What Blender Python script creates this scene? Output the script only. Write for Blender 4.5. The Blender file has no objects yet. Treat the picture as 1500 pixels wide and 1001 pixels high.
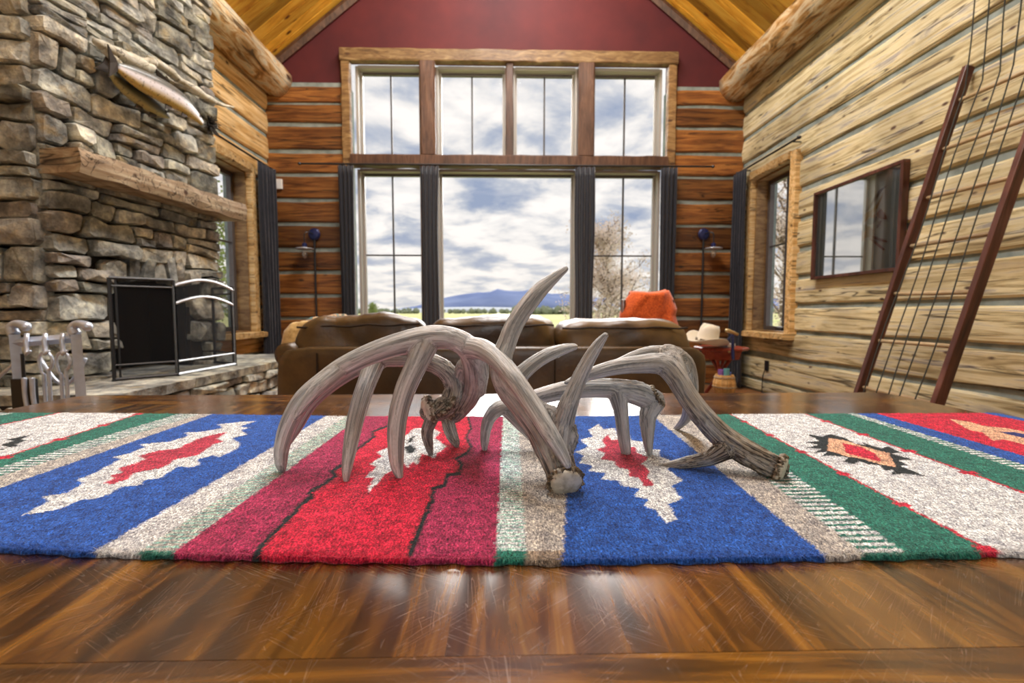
import bpy, bmesh, math, random
import numpy as np
from mathutils import Vector, Matrix, Euler, noise, kdtree
from math import pi, sin, cos, radians as R

random.seed(7)
C = bpy.data.collections.new('scene'); bpy.context.scene.collection.children.link(C)
SC = bpy.context.scene

# ------------------------------------------------------------------ camera
F = 667.0
CAMLOC = Vector((0, 0, 1.0))
cam = bpy.data.cameras.new('camera'); cam_o = bpy.data.objects.new('camera', cam); C.objects.link(cam_o)
cam.sensor_width = 36; cam.lens = F/1500*36; cam.clip_end = 30000; cam.clip_start = .02
cam_o.location = CAMLOC
cam_o.rotation_euler = (R(90-3.65), 0, R(-1.29))
cam.dof.use_dof = True; cam.dof.focus_distance = .66; cam.dof.aperture_fstop = 5.6
SC.camera = cam_o
CR = cam_o.rotation_euler.to_matrix()

# ------------------------------------------------------------------ world, lights, exposure
W = bpy.data.worlds.new('sky'); SC.world = W; W.use_nodes = True
nt = W.node_tree; N = nt.nodes; L = nt.links; N.clear()
def wn(t, **k):
    n = N.new(t)
    for a, b in k.items(): setattr(n, a, b)
    return n
def wm(op, a, b=None):
    n = wn('ShaderNodeMath', operation=op)
    for i, v in enumerate((a, b)):
        if v is None: continue
        if isinstance(v, (int, float)): n.inputs[i].default_value = v
        else: L.new(v, n.inputs[i])
    return n.outputs[0]
tc = wn('ShaderNodeTexCoord'); sp = wn('ShaderNodeSeparateXYZ'); L.new(tc.outputs['Generated'], sp.inputs[0])
zz = wm('MAXIMUM', sp.outputs[2], 0.0); den = wm('ADD', zz, .16)
cb = wn('ShaderNodeCombineXYZ')
L.new(wm('DIVIDE', sp.outputs[0], den), cb.inputs[0]); L.new(wm('DIVIDE', sp.outputs[1], den), cb.inputs[1])
n1 = wn('ShaderNodeTexNoise'); n1.inputs['Scale'].default_value = 2.3; n1.inputs['Detail'].default_value = 8; n1.inputs['Roughness'].default_value = .56
n1.inputs['Distortion'].default_value = .25
L.new(cb.outputs[0], n1.inputs['Vector'])
cr = wn('ShaderNodeValToRGB'); e = cr.color_ramp.elements
e[0].position = .34; e[0].color = (.30, .36, .50, 1)
e[1].position = .58; e[1].color = (.95, .91, .87, 1)
x = e.new(.43); x.color = (.50, .53, .60, 1)
x = e.new(.50); x.color = (.78, .76, .75, 1)
L.new(n1.outputs['Fac'], cr.inputs[0])
hz = wn('ShaderNodeMapRange'); hz.inputs[1].default_value = 0; hz.inputs[2].default_value = .2; hz.inputs[3].default_value = .45; hz.inputs[4].default_value = 0
L.new(sp.outputs[2], hz.inputs[0])
mx = wn('ShaderNodeMix', data_type='RGBA'); L.new(hz.outputs[0], mx.inputs[0]); L.new(cr.outputs[0], mx.inputs[6]); mx.inputs[7].default_value = (.86, .80, .72, 1)
bg = wn('ShaderNodeBackground'); bg.inputs[1].default_value = 1.12
L.new(mx.outputs[2], bg.inputs[0]); wo = wn('ShaderNodeOutputWorld'); L.new(bg.outputs[0], wo.inputs[0])

def area(name, loc, rot, sx, sy, power, col):
    l = bpy.data.lights.new(name, 'AREA'); l.shape = 'RECTANGLE'; l.size = sx; l.size_y = sy; l.energy = power; l.color = col
    o = bpy.data.objects.new(name, l); C.objects.link(o); o.location = loc; o.rotation_euler = rot; return o
sun = bpy.data.lights.new('sun', 'SUN'); sun.energy = 6.5; sun.angle = R(40); sun.color = (1, .97, .93)   # sun behind thin cloud: a wide soft source
so = bpy.data.objects.new('sun', sun); C.objects.link(so); so.location = (0, 20, 20)
so.rotation_euler = Vector((-.14, -1, -.62)).to_track_quat('-Z', 'Y').to_euler()
# added area lamps that brighten the room: under the ridge, at the rear, facing up
area('ridge_fill', (.09, 3.2, 6.45), (0, 0, 0), 1.2, 4.4, 640, (.98, .985, 1))  # added overhead lamp, the roof has no skylight
area('rear_fill', (.1, -3.2, 2.3), (R(90), 0, 0), 1.9, 1.5, 26, (.93, .96, 1))  # added fill lamp standing inside the rear opening
area('ceiling_fill', (0.1, 2.3, 3.7), (R(180-18), 0, 0), 1.6, 1.6, 165, (1, .88, .66))  # added lamp to brighten the ceiling, no fixture hangs there

SC.view_settings.view_transform = 'Standard'; SC.view_settings.look = 'None'
SC.view_settings.exposure = 0.0; SC.view_settings.gamma = 1; SC.view_settings.use_curve_mapping = False

# ------------------------------------------------------------------ geometry of the view: pixel -> point on a real plane
def ray(px, py): return CR @ Vector(((px-750)/F, -(py-500.5)/F, -1))
def P(px, py, Y): r = ray(px, py); return CAMLOC + r*(Y/r.y)
def PXp(px, py, X): r = ray(px, py); return CAMLOC + r*(X/r.x)
def PZ(px, py, Z): r = ray(px, py); return CAMLOC + r*((Z-CAMLOC.z)/r.z)
RUGZ = .755; TABZ = .747
YB = 6.2; XL = -3.07; XR = 3.25

# ------------------------------------------------------------------ helpers
def link(name, me, mat=None, parent=None, kind=None, label=None, cat=None, group=None, smooth=False, loc=None, rot=None):
    o = bpy.data.objects.new(name, me); C.objects.link(o)
    if mat is not None and me is not None:
        me.materials.clear()
        for m in (mat if isinstance(mat, (list, tuple)) else [mat]): me.materials.append(m)
    if parent is not None: o.parent = parent
    if kind: o['kind'] = kind
    if label: o['label'] = label
    if cat: o['category'] = cat
    if group: o['group'] = group
    if smooth and me: me.shade_smooth()
    if loc is not None: o.location = loc
    if rot is not None: o.rotation_euler = rot
    return o
def thing(name, label, cat, loc=(0, 0, 0), rot=(0, 0, 0), group=None):
    return link(name, None, label=label, cat=cat, group=group, loc=loc, rot=rot)
def struct(name): return link(name, None, kind='structure')
def mesh_from(bm, name='m'):
    me = bpy.data.meshes.new(name); bm.to_mesh(me); bm.free(); return me
def pyd(v, f, name='m'):
    me = bpy.data.meshes.new(name); me.from_pydata([tuple(a) for a in v], [], f); me.update(); return me
def box(bm, c, s, rot=None, bev=0):
    r = bmesh.ops.create_cube(bm, size=1.0); vs = r['verts']
    M = Matrix.Translation(c) @ (rot.to_matrix().to_4x4() if rot is not None else Matrix.Identity(4)) @ Matrix.Diagonal((s[0], s[1], s[2], 1))
    bmesh.ops.transform(bm, matrix=M, verts=vs)
    if bev:
        es = list({e for v in vs for e in v.link_edges})
        bmesh.ops.bevel(bm, geom=es, offset=bev, segments=2, affect='EDGES', profile=.6)
def bx(x0, x1, y0, y1, z0, z1, bm=None, bev=0):
    own = bm is None
    if own: bm = bmesh.new()
    box(bm, ((x0+x1)/2, (y0+y1)/2, (z0+z1)/2), (abs(x1-x0), abs(y1-y0), abs(z1-z0)), bev=bev)
    return mesh_from(bm) if own else bm
def tube_vf(pts, rads, seg=10, flat=None, off=0, cap=True):
    """closed tube along points; returns verts, faces"""
    n = len(pts); pts = [Vector(p) for p in pts]
    T = []
    for i in range(n):
        a = pts[max(0, i-1)]; b = pts[min(n-1, i+1)]; T.append((b-a).normalized())
    up = Vector((0, 0, 1)) if abs(T[0].z) < .9 else Vector((1, 0, 0))
    u = T[0].cross(up).normalized(); V = []; Fc = []
    for i in range(n):
        u = (u - T[i]*u.dot(T[i])).normalized(); w = T[i].cross(u)
        for k in range(seg):
            a = 2*pi*k/seg; d = (u*cos(a)+w*sin(a))*rads[i]
            if flat: d.y *= flat
            V.append(pts[i]+d)
    for i in range(n-1):
        for k in range(seg):
            a = i*seg+k; b = i*seg+(k+1) % seg
            Fc.append((off+a, off+b, off+b+seg, off+a+seg))
    if cap:
        Fc.append(tuple(off+k for k in range(seg))[::-1]); Fc.append(tuple(off+(n-1)*seg+k for k in range(seg)))
    return V, Fc
def tube(pts, r, seg=10, flat=None):
    if isinstance(r, (int, float)): r = [r]*len(pts)
    V, Fc = tube_vf(pts, r, seg, flat); return pyd(V, Fc)
def tubes(lst, seg=8):
    V = []; Fc = []
    for pts, r in lst:
        if isinstance(r, (int, float)): r = [r]*len(pts)
        v, f = tube_vf(pts, r, seg, off=len(V)); V += v; Fc += f
    return pyd(V, Fc)
def lathe(prof, seg=24, axis='z', c=(0, 0, 0), capb=True):
    V = []; Fc = []; c = Vector(c)
    for r, z in prof:
        for k in range(seg):
            a = 2*pi*k/seg
            p = Vector((r*cos(a), r*sin(a), z)) if axis == 'z' else (Vector((r*cos(a), -z, r*sin(a))) if axis == 'y' else Vector((z, r*cos(a), r*sin(a))))
            V.append(c+p)
    n = len(prof)
    for i in range(n-1):
        for k in range(seg):
            Fc.append((i*seg+k, i*seg+(k+1) % seg, (i+1)*seg+(k+1) % seg, (i+1)*seg+k))
    Fc.append(tuple(range(seg))[::-1]); Fc.append(tuple((n-1)*seg+k for k in range(seg)))
    return pyd(V, Fc)
def softbox(sx, sy, sz, n=10, p=6, wr=0, wf=3, seed=0, sag=0):
    bm = bmesh.new(); bmesh.ops.create_cube(bm, size=2.0)
    bmesh.ops.subdivide_edges(bm, edges=bm.edges[:], cuts=n, use_grid_fill=True)
    for v in bm.verts:
        c = v.co; k = (abs(c.x)**p+abs(c.y)**p+abs(c.z)**p)**(1/p)
        q = c/k
        d = 1
        co = Vector((q.x*sx/2, q.y*sy/2, q.z*sz/2))
        if wr:
            co += q*noise.noise(Vector((co.x*wf, co.y*wf, co.z*wf*1.5))+Vector((seed, 0, 0)))*wr
            co += q*(abs(noise.noise(Vector((co.x*wf*3, co.y*wf, co.z*wf*2))+Vector((seed, 5, 0))))-.2)*wr*.6
        if sag: co.z += sag*(1-(2*co.x/sx)**2)*(.5+.5*q.z)
        v.co = co
    return mesh_from(bm)
def crom(pts, step):
    """Catmull-Rom resampling of (Vector, radius)"""
    out = []; n = len(pts)
    for i in range(n-1):
        p0 = pts[max(0, i-1)]; p1 = pts[i]; p2 = pts[i+1]; p3 = pts[min(n-1, i+2)]
        L_ = (p2[0]-p1[0]).length; m = max(2, int(L_/step))
        for k in range(m):
            t = k/m; a = []
            for j in (0, 1):
                a.append(.5*((2*p1[j])+(p2[j]-p0[j])*t+(2*p0[j]-5*p1[j]+4*p2[j]-p3[j])*t*t+(3*p1[j]-p0[j]-3*p2[j]+p3[j])*t**3))
            out.append((a[0], max(a[1], .0008)))
    out.append(pts[-1]); return out

# ------------------------------------------------------------------ materials
class MT:
    def __init__(s, name, rough=.6, spec=.5, metal=0, base=None, coat=0):
        m = bpy.data.materials.new(name); m.use_nodes = True; s.m = m; s.t = m.node_tree; s.n = s.t.nodes
        s.b = s.n['Principled BSDF']; s.b.inputs['Roughness'].default_value = rough
        s.b.inputs['Specular IOR Level'].default_value = spec; s.b.inputs['Metallic'].default_value = metal
        if coat: s.b.inputs['Coat Weight'].default_value = coat
        if base: s.b.inputs['Base Color'].default_value = (*base, 1)
    def l(s, a, b): s.t.links.new(a, b)
    def node(s, t, **k):
        n = s.n.new(t)
        for a, b in k.items(): setattr(n, a, b)
        return n
    def coord(s, kind='Object', scale=(1, 1, 1), rnd=True, rot=(0, 0, 0)):
        tc = s.node('ShaderNodeTexCoord'); mp = s.node('ShaderNodeMapping'); mp.inputs['Scale'].default_value = scale; mp.inputs['Rotation'].default_value = rot
        s.l(tc.outputs[kind], mp.inputs['Vector']); out = mp.outputs[0]
        if rnd:
            oi = s.node('ShaderNodeObjectInfo'); mu = s.node('ShaderNodeMath', operation='MULTIPLY'); s.l(oi.outputs['Random'], mu.inputs[0]); mu.inputs[1].default_value = 57.
            cb = s.node('ShaderNodeCombineXYZ')
            for i in range(3): s.l(mu.outputs[0], cb.inputs[i])
            ad = s.node('ShaderNodeVectorMath', operation='ADD'); s.l(out, ad.inputs[0]); s.l(cb.outputs[0], ad.inputs[1]); out = ad.outputs[0]
        return out
    def attr(s, name, out='Vector'):
        a = s.node('ShaderNodeAttribute', attribute_name=name); return a.outputs[out]
    def noise(s, v, scale=5, det=4, rough=.55, dist=0):
        n = s.node('ShaderNodeTexNoise'); s.l(v, n.inputs['Vector']); n.inputs['Scale'].default_value = scale; n.inputs['Detail'].default_value = det
        n.inputs['Roughness'].default_value = rough; n.inputs['Distortion'].default_value = dist; return n.outputs['Fac']
    def ramp(s, f, stops):
        r = s.node('ShaderNodeValToRGB'); e = r.color_ramp.elements
        e[0].position = stops[0][0]; e[0].color = (*stops[0][1], 1); e[1].position = stops[-1][0]; e[1].color = (*stops[-1][1], 1)
        for p, c in stops[1:-1]: x = e.new(p); x.color = (*c, 1)
        s.l(f, r.inputs[0]); return r.outputs[0]
    def gray(s, f, stops): return s.ramp(f, [(p, (c, c, c)) for p, c in stops])
    def mix(s, f, a, b, mode='MIX'):
        n = s.node('ShaderNodeMix', data_type='RGBA', blend_type=mode)
        for i, v in ((0, f), (6, a), (7, b)):
            if isinstance(v, (int, float)): n.inputs[i].default_value = v
            elif isinstance(v, tuple): n.inputs[i].default_value = (*v, 1)
            else: s.l(v, n.inputs[i])
        return n.outputs[2]
    def math(s, op, a, b=0):
        n = s.node('ShaderNodeMath', operation=op)
        for i, v in ((0, a), (1, b)):
            if isinstance(v, (int, float)): n.inputs[i].default_value = v
            else: s.l(v, n.inputs[i])
        return n.outputs[0]
    def objrand(s): return s.node('ShaderNodeObjectInfo').outputs['Random']
    def col(s, c): s.l(c, s.b.inputs['Base Color']); return s
    def rough(s, c): s.l(c, s.b.inputs['Roughness']); return s
    def bump(s, h, strength=.3, dist=.005):
        b = s.node('ShaderNodeBump'); b.inputs['Strength'].default_value = strength; b.inputs['Distance'].default_value = dist
        s.l(h, b.inputs['Height']); s.l(b.outputs[0], s.b.inputs['Normal']); return s

def wood(name, stops, scale=(.6, 9, 9), rough=.55, knots=True, var=.35, bump=.35, knotcol=(.07, .03, .012), spec=.4, coat=0, cracks=True, ks=3.0):
    m = MT(name, rough, spec, coat=coat)
    v = m.coord('Object', scale); g = m.noise(v, 2.2, 8, .6, 1.2)
    v2 = m.coord('Object', (1, 1, 1)); big = m.noise(v2, 1.4, 3)
    c = m.ramp(g, stops)
    rv = m.ramp(m.objrand(), [(0, (1-var,)*3), (.5, (1, .97, .93)), (1, (1+var*.5, 1+var*.4, 1+var*.2))])
    c = m.mix(1, c, rv, 'MULTIPLY')
    c = m.mix(m.gray(big, [(.4, 0), (.7, .45)]), c, tuple(x*.5 for x in stops[0][1]))
    h = g
    if knots:
        vo = m.node('ShaderNodeTexVoronoi'); m.l(m.coord('Object', (.75, 1.6, 1.6)), vo.inputs['Vector']); vo.inputs['Scale'].default_value = ks*1.25
        kd = m.math('ADD', vo.outputs['Distance'], m.math('MULTIPLY', m.noise(v2, 14, 2), .07))
        k = m.gray(kd, [(.10, 1), (.17, 0)])
        c = m.mix(k, c, knotcol)
    if cracks:
        cv = m.noise(m.coord('Object', (.25, 7, 7)), 1.6, 3, .5, .6)
        ck = m.gray(m.math('ABSOLUTE', m.math('SUBTRACT', cv, .5)), [(.0, .9), (.016, 0)])
        c = m.mix(ck, c, tuple(x*.25 for x in knotcol)); h = m.math('SUBTRACT', g, m.math('MULTIPLY', ck, .8))
    m.col(c); m.bump(h, bump, .01)
    return m.m

M = {}
M['log_pale'] = wood('log_pale', [(.25, (.14, .10, .05)), (.38, (.44, .36, .19)), (.48, (.72, .64, .38)), (.56, (.80, .74, .50)), (.66, (.40, .39, .38)), (.8, (.56, .50, .36))], var=.25, rough=.6, ks=4.2, knotcol=(.09, .05, .035))
M['log_gold'] = wood('log_gold', [(.28, (.30, .15, .04)), (.45, (.66, .42, .16)), (.6, (.85, .64, .34)), (.75, (.50, .36, .22))], var=.25, rough=.55)
M['log_shaded'] = wood('log_shaded', [(.28, (.05, .016, .005)), (.45, (.19, .068, .017)), (.6, (.34, .145, .036)), (.75, (.20, .08, .024))], var=.5, rough=.45)  # same stain as the side logs, with the backlit wall's shade in the colour
M['round_log'] = wood('round_log', [(.32, (.08, .045, .02)), (.44, (.52, .28, .085)), (.56, (.80, .68, .46)), (.68, (.42, .45, .40))], scale=(1.3, 5, 5), rough=.4, var=.1, ks=1.6)
M['ceil'] = wood('ceiling_pine', [(.3, (.46, .19, .02)), (.5, (.80, .45, .06)), (.75, (.95, .66, .13))], scale=(.8, 7, 7), rough=.4, var=.62, cracks=False, bump=.1, ks=2.6, knotcol=(.10, .03, .006))
M['trim_wood'] = wood('trim_wood', [(.3, (.10, .05, .02)), (.5, (.24, .14, .055)), (.75, (.42, .29, .13))], rough=.5, var=.2, cracks=False, scale=(2, 2, 9))
M['post_wood'] = wood('post_wood', [(.3, (.04, .018, .010)), (.5, (.10, .048, .028)), (.75, (.18, .10, .06))], rough=.5, var=.2, cracks=False, knots=False, scale=(8, 8, 1))
M['mantel'] = wood('mantel_wood', [(.28, (.13, .10, .07)), (.45, (.33, .24, .15)), (.6, (.50, .42, .29)), (.78, (.60, .57, .47))], rough=.75, scale=(3, .8, 6), var=0)
M['ladder_wood'] = wood('ladder_wood', [(.3, (.035, .012, .008)), (.5, (.10, .032, .020)), (.75, (.20, .08, .055))], scale=(6, 6, .8), rough=.35, knots=False, var=.1, cracks=False)
M['rung_wood'] = wood('rung_wood', [(.3, (.30, .20, .10)), (.5, (.50, .38, .22)), (.75, (.68, .56, .36))], scale=(6, .8, 6), rough=.55, knots=False, var=.2, cracks=False)
M['red_wood'] = wood('red_wood', [(.3, (.12, .015, .008)), (.5, (.28, .04, .02)), (.75, (.42, .09, .05))], rough=.3, knots=False, var=.1, cracks=False)
M['bucket_wood'] = wood('bucket_wood', [(.3, (.40, .20, .06)), (.5, (.65, .38, .13)), (.75, (.85, .62, .30))], scale=(8, 8, 1), rough=.4, knots=False, var=.4, cracks=False)
M['floor'] = wood('floor_wood', [(.3, (.10, .04, .015)), (.5, (.22, .10, .04)), (.75, (.34, .18, .08))], rough=.35, cracks=False)
def m_chink():
    m = MT('chinking', .9, .2); n = m.noise(m.coord('Object', (1, 1, 1), False), 7, 5); m.col(m.ramp(n, [(.3, (.17, .205, .19)), (.7, (.33, .38, .355))])); m.bump(m.noise(m.coord('Object', (1, 1, 1), False), 40, 4), .3); return m.m
M['chink'] = m_chink()
def m_paint():
    m = MT('red_plaster', .7, .3); n = m.noise(m.coord('Object', (1, 1, 1), False), 1.2, 4); m.col(m.ramp(n, [(.3, (.060, .010, .013)), (.7, (.115, .017, .017))])); m.bump(m.noise(m.coord('Object', (1, 1, 1), False), 30, 3), .08); return m.m
M['red_paint'] = m_paint()
def m_stone(name, dark=1.0):
    m = MT(name, .85, .3); v = m.coord('Object', (1, 1, 1))
    base = m.ramp(m.objrand(), [(0, (.13, .135, .12)), (.2, (.32, .32, .27)), (.4, (.21, .22, .215)), (.55, (.44, .42, .34)), (.7, (.26, .24, .22)), (.85, (.38, .40, .37)), (1, (.52, .51, .44))])
    n = m.noise(v, 9, 7, .65); n2 = m.noise(v, 3.5, 5, .6, .5)
    c = m.mix(1, base, m.ramp(n, [(.32, (.28, .29, .31)), (.5, (1, 1, 1)), (.66, (2.1, 2.05, 1.85))]), 'MULTIPLY')
    c = m.mix(m.gray(n2, [(.52, 0), (.66, .6)]), c, (.06, .06, .06))
    c = m.mix(m.gray(m.noise(v, 6, 4), [(.60, 0), (.72, .6)]), c, (.42, .30, .12))
    if dark != 1: c = m.mix(1, c, (dark, dark, dark), 'MULTIPLY')
    m.col(c); m.bump(n, 1.0, .035); return m.m
M['stone'] = m_stone('ledge_stone'); M['slab'] = m_stone('slab_stone', .9)
M['mortar'] = MT('dark_mortar', .95, .1, base=(.028, .024, .02)).m
M['soot'] = MT('sooty_brick', .95, .1, base=(.006, .006, .006)).m
M['black'] = MT('black_iron', .45, .5, base=(.012, .012, .014)).m
def m_metal(name, c, r, metal=.6):
    m = MT(name, r, .6, metal); n = m.noise(m.coord('Object', (1, 1, 1), False), 18, 4); m.col(m.ramp(n, [(.3, tuple(x*.75 for x in c)), (.7, c)])); return m.m
M['grey_iron'] = m_metal('grey_iron', (.62, .70, .84), .35, .5)
M['silver'] = m_metal('silver_frame', (.62, .66, .72), .3, .4)
M['brass'] = m_metal('brass', (.65, .50, .25), .3, .8)
M['blue_metal'] = m_metal('blue_metal', (.012, .02, .10), .35, .3)
def m_mesh():
    m = MT('screen_mesh', .6, .3, base=(.012, .013, .016)); tr = m.node('ShaderNodeBsdfTransparent'); mx = m.node('ShaderNodeMixShader'); mx.inputs[0].default_value = .42
    m.l(tr.outputs[0], mx.inputs[1]); m.l(m.b.outputs[0], mx.inputs[2]); m.l(mx.outputs[0], m.n['Material Output'].inputs[0]); return m.m
M['mesh'] = m_mesh()
def m_glass(name, fac):
    m = MT(name); tr = m.node('ShaderNodeBsdfTransparent'); gl = m.node('ShaderNodeBsdfGlossy'); gl.inputs['Roughness'].default_value = .02
    mx = m.node('ShaderNodeMixShader'); mx.inputs[0].default_value = fac
    m.l(tr.outputs[0], mx.inputs[1]); m.l(gl.outputs[0], mx.inputs[2]); m.l(mx.outputs[0], m.n['Material Output'].inputs[0]); return m.m
M['pane'] = m_glass('window_glass', .001); M['pic_glass'] = m_glass('picture_glass', .60)
M['glass_shade'] = m_glass('lamp_glass', .25)
M['jamb'] = MT('painted_jamb', .4, .5, base=(.36, .34, .31)).m
M['sash'] = m_metal('bronze_sash', (.10, .085, .08), .4, .2)
M['muntin'] = MT('dark_muntin', .5, .4, base=(.045, .04, .04)).m
def m_cloth(name, a, b, sc=(60, 60, 60), r=.9, bump=.2):
    m = MT(name, r, .2); m.b.inputs['Sheen Weight'].default_value = .3
    n = m.noise(m.coord('Object', sc, False), 3, 4); m.col(m.ramp(n, [(.3, a), (.7, b)])); m.bump(n, bump, .003); return m.m
M['curtain'] = m_cloth('curtain_cloth', (.005, .006, .010), (.020, .022, .032), (40, 40, 4), .75)
M['orange'] = m_cloth('orange_wool', (.42, .055, .010), (.80, .16, .03), (30, 30, 30), .95)
M['hat'] = m_cloth('straw', (.62, .55, .42), (.85, .80, .68), (80, 80, 80), .8)
M['gold_cloth'] = m_cloth('gold_cloth', (.40, .24, .07), (.72, .52, .22), (14, 14, 14), .7)
M['pattern_cloth'] = (lambda m: (m.col(m.ramp(m.noise(m.coord('Object', (1, 1, 1), False), 22, 1), [(.38, (.10, .22, .22)), (.48, (.55, .25, .12)), (.52, (.62, .50, .30)), (.62, (.12, .13, .10))])), m.m)[1])(MT('patterned_cloth', .85))
M['white'] = MT('white_plastic', .5, .4, base=(.75, .75, .72)).m
def m_leather():
    m = MT('brown_leather', .30, .8); v = m.coord('Object', (1, 1, 1)); n = m.noise(v, 2.6, 5, .6); f = m.noise(v, 60, 4)
    m.col(m.ramp(n, [(.3, (.018, .009, .003)), (.5, (.058, .030, .007)), (.68, (.14, .078, .018))])); m.rough(m.gray(n, [(.3, .28), (.7, .48)]))
    m.bump(m.math('ADD', m.math('MULTIPLY', f, .25), m.noise(v, 7, 4)), .35, .012); return m.m
M['leather'] = m_leather()
M['piping'] = MT('dark_piping', .5, .4, base=(.02, .011, .006)).m

def m_table(name, rot):
    m = MT(name, .2, .25); v = m.coord('Object', (7, .9, 7) if not rot else (.9, 7, 7)); g = m.noise(v, 3, 8, .62, 1.4); v1 = m.coord('Object', (1, 1, 1), False)
    c = m.ramp(g, [(.32, (.008, .003, .001)), (.44, (.045, .016, .003)), (.56, (.16, .066, .009)), (.70, (.32, .15, .020))])
    c = m.mix(1, c, m.ramp(m.objrand(), [(0, (.72, .66, .62)), (.5, (1, 1, 1)), (1, (1.3, 1.25, 1.1))]), 'MULTIPLY')
    c = m.mix(m.gray(m.noise(v1, 4.5, 3), [(.45, 0), (.7, .55)]), c, (.05, .014, .005))
    # fine scratches: thin worn lines in three directions
    sc = None
    for k, (rt, s1, th) in enumerate(((.5, (4, 90, 1), .008), (-.7, (5, 110, 1), .007), (1.45, (6, 95, 1), .008), (2.4, (4, 130, 1), .007))):
        m2 = m.node('ShaderNodeMapping'); m2.inputs['Scale'].default_value = s1; m.l(m.coord('Object', (1, 1, 1), False, (0, 0, rt)), m2.inputs['Vector'])
        nn = m.noise(m2.outputs[0], 1.5, 1.5, .5, .55)
        line = m.gray(m.math('ABSOLUTE', m.math('SUBTRACT', nn, .5)), [(0, 1), (th, 0)])
        mask = m.gray(m.noise(m.coord('Object', (1, 1, 1), False, (k, 1, 0)), 11+k, 2), [(.50, 0), (.60, 1)])
        q = m.math('MULTIPLY', line, mask); sc = q if sc is None else m.math('MAXIMUM', sc, q)
    c = m.mix(m.math('MULTIPLY', sc, .22), c, (.42, .34, .28))
    m.col(c); sm = m.noise(v1, 6, 5)
    m.rough(m.math('ADD', m.gray(sm, [(.3, .13), (.7, .27)]), m.math('MULTIPLY', sc, .3)))
    m.bump(m.math('SUBTRACT', m.math('MULTIPLY', m.noise(m.coord('Object', (1, 1, 1), False), 14, 3), .25), m.math('MULTIPLY', sc, .12)), .10, .004)
    m.b.inputs['Coat Weight'].default_value = 1; m.b.inputs['Coat Roughness'].default_value = .16; m.b.inputs['Coat IOR'].default_value = 1.8
    return m.m
M['table_y'] = m_table('polished_wood', 0); M['table_x'] = m_table('polished_wood_border', pi/2)

def m_rug():
    m = MT('wool', .95, .1); c = m.attr('Col', 'Color'); v = m.coord('Object', (1, 1, 1), False)
    n = m.noise(v, 420, 3, .7); n2 = m.noise(m.coord('Object', (500, 160, 1), False), 1, 3, .6); n3 = m.noise(v, 75, 5, .75)
    f = m.math('ADD', m.math('MULTIPLY', n, .6), m.math('MULTIPLY', n2, .4))
    c = m.mix(1, c, m.ramp(f, [(.36, (.18, .18, .22)), (.5, (.95, .95, .97)), (.62, (2.2, 2.2, 2.15))]), 'MULTIPLY')
    c = m.mix(1, c, m.ramp(n3, [(.36, (.55, .56, .62)), (.64, (1.35, 1.35, 1.32))]), 'MULTIPLY')
    m.col(c); m.bump(f, .9, .003); m.b.inputs['Sheen Weight'].default_value = .15; return m.m
M['rug'] = m_rug()
def m_fib():
    m = MT('wool_fibre', .9, .1); c = m.attr('Col', 'Color'); m.col(c); m.b.inputs['Sheen Weight'].default_value = .2; return m.m
M['fibre'] = m_fib()
def m_antler():
    m = MT('antler', .42, .45); g = m.attr('grain'); d = m.attr('base', 'Fac'); v = m.coord('Object', (1, 1, 1), False)
    n = m.noise(g, 1.6, 6, .62, .3); n2 = m.noise(g, .5, 4, .6); n3 = m.noise(v, 28, 5, .6)
    c = m.ramp(n2, [(.34, (.24, .26, .27)), (.5, (.52, .55, .57)), (.66, (.80, .83, .85))])
    st = m.gray(n, [(.34, 1), (.49, 0)])
    c = m.mix(m.math('MULTIPLY', st, .55), c, (.065, .066, .066))
    c = m.mix(m.gray(n3, [(.55, 0), (.75, .5)]), c, (.52, .49, .44))
    brown = m.mix(m.gray(n, [(.44, 0), (.58, 1)]), (.030, .018, .009), (.40, .35, .27))
    dd = m.math('MULTIPLY', d, m.gray(n3, [(.3, .35), (.6, 1)]))
    c = m.mix(dd, c, brown)
    m.col(c); m.bump(n, .5, .0035); return m.m
M['antler'] = m_antler()
def m_burr():
    m = MT('antler_burr', .6, .4); v = m.coord('Object', (1, 1, 1), False); n = m.noise(v, 120, 4)
    m.col(m.ramp(n, [(.38, (.035, .024, .015)), (.52, (.20, .155, .10)), (.66, (.50, .46, .38))])); m.bump(n, .6, .002); return m.m
M['burr'] = m_burr()
def m_bone():
    m = MT('antler_base', .6, .35); v = m.coord('Object', (1, 1, 1), False); n = m.noise(v, 90, 5)
    m.col(m.ramp(n, [(.35, (.40, .37, .29)), (.6, (.66, .63, .54))])); m.bump(n, .3, .001); return m.m
M['bone'] = m_bone()
M['grass'] = (lambda m: (m.col(m.ramp(m.noise(m.coord('Object', (1, 1, 1), False), .05, 6), [(.35, (.36, .40, .14)), (.6, (.52, .50, .22))])), m.m)[1])(MT('field_grass', .95, .1))
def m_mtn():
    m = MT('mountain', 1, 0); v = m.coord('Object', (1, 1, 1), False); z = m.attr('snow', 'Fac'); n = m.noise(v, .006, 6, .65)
    c = m.ramp(m.noise(v, .003, 4), [(.35, (.155, .20, .36)), (.65, (.22, .27, .43))])  # distance haze baked into the blue tones
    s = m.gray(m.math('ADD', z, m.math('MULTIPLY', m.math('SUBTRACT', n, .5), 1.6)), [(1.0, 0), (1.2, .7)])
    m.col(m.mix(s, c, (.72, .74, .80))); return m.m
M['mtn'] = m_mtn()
M['foothill'] = MT('foothill', 1, 0, base=(.50, .53, .56)).m  # pale haze below the peaks, put into the base colour
M['farwood'] = MT('far_woods', 1, 0, base=(.30, .33, .24)).m
M['bark'] = MT('bark', .9, .1, base=(.26, .20, .17)).m
M['blossom'] = (lambda m: (m.col(m.ramp(m.noise(m.coord('Object', (1, 1, 1), False), 3, 2), [(.35, (.66, .56, .44)), (.65, (.95, .86, .82))])), m.m)[1])(MT('blossom', .9, .1))
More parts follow.
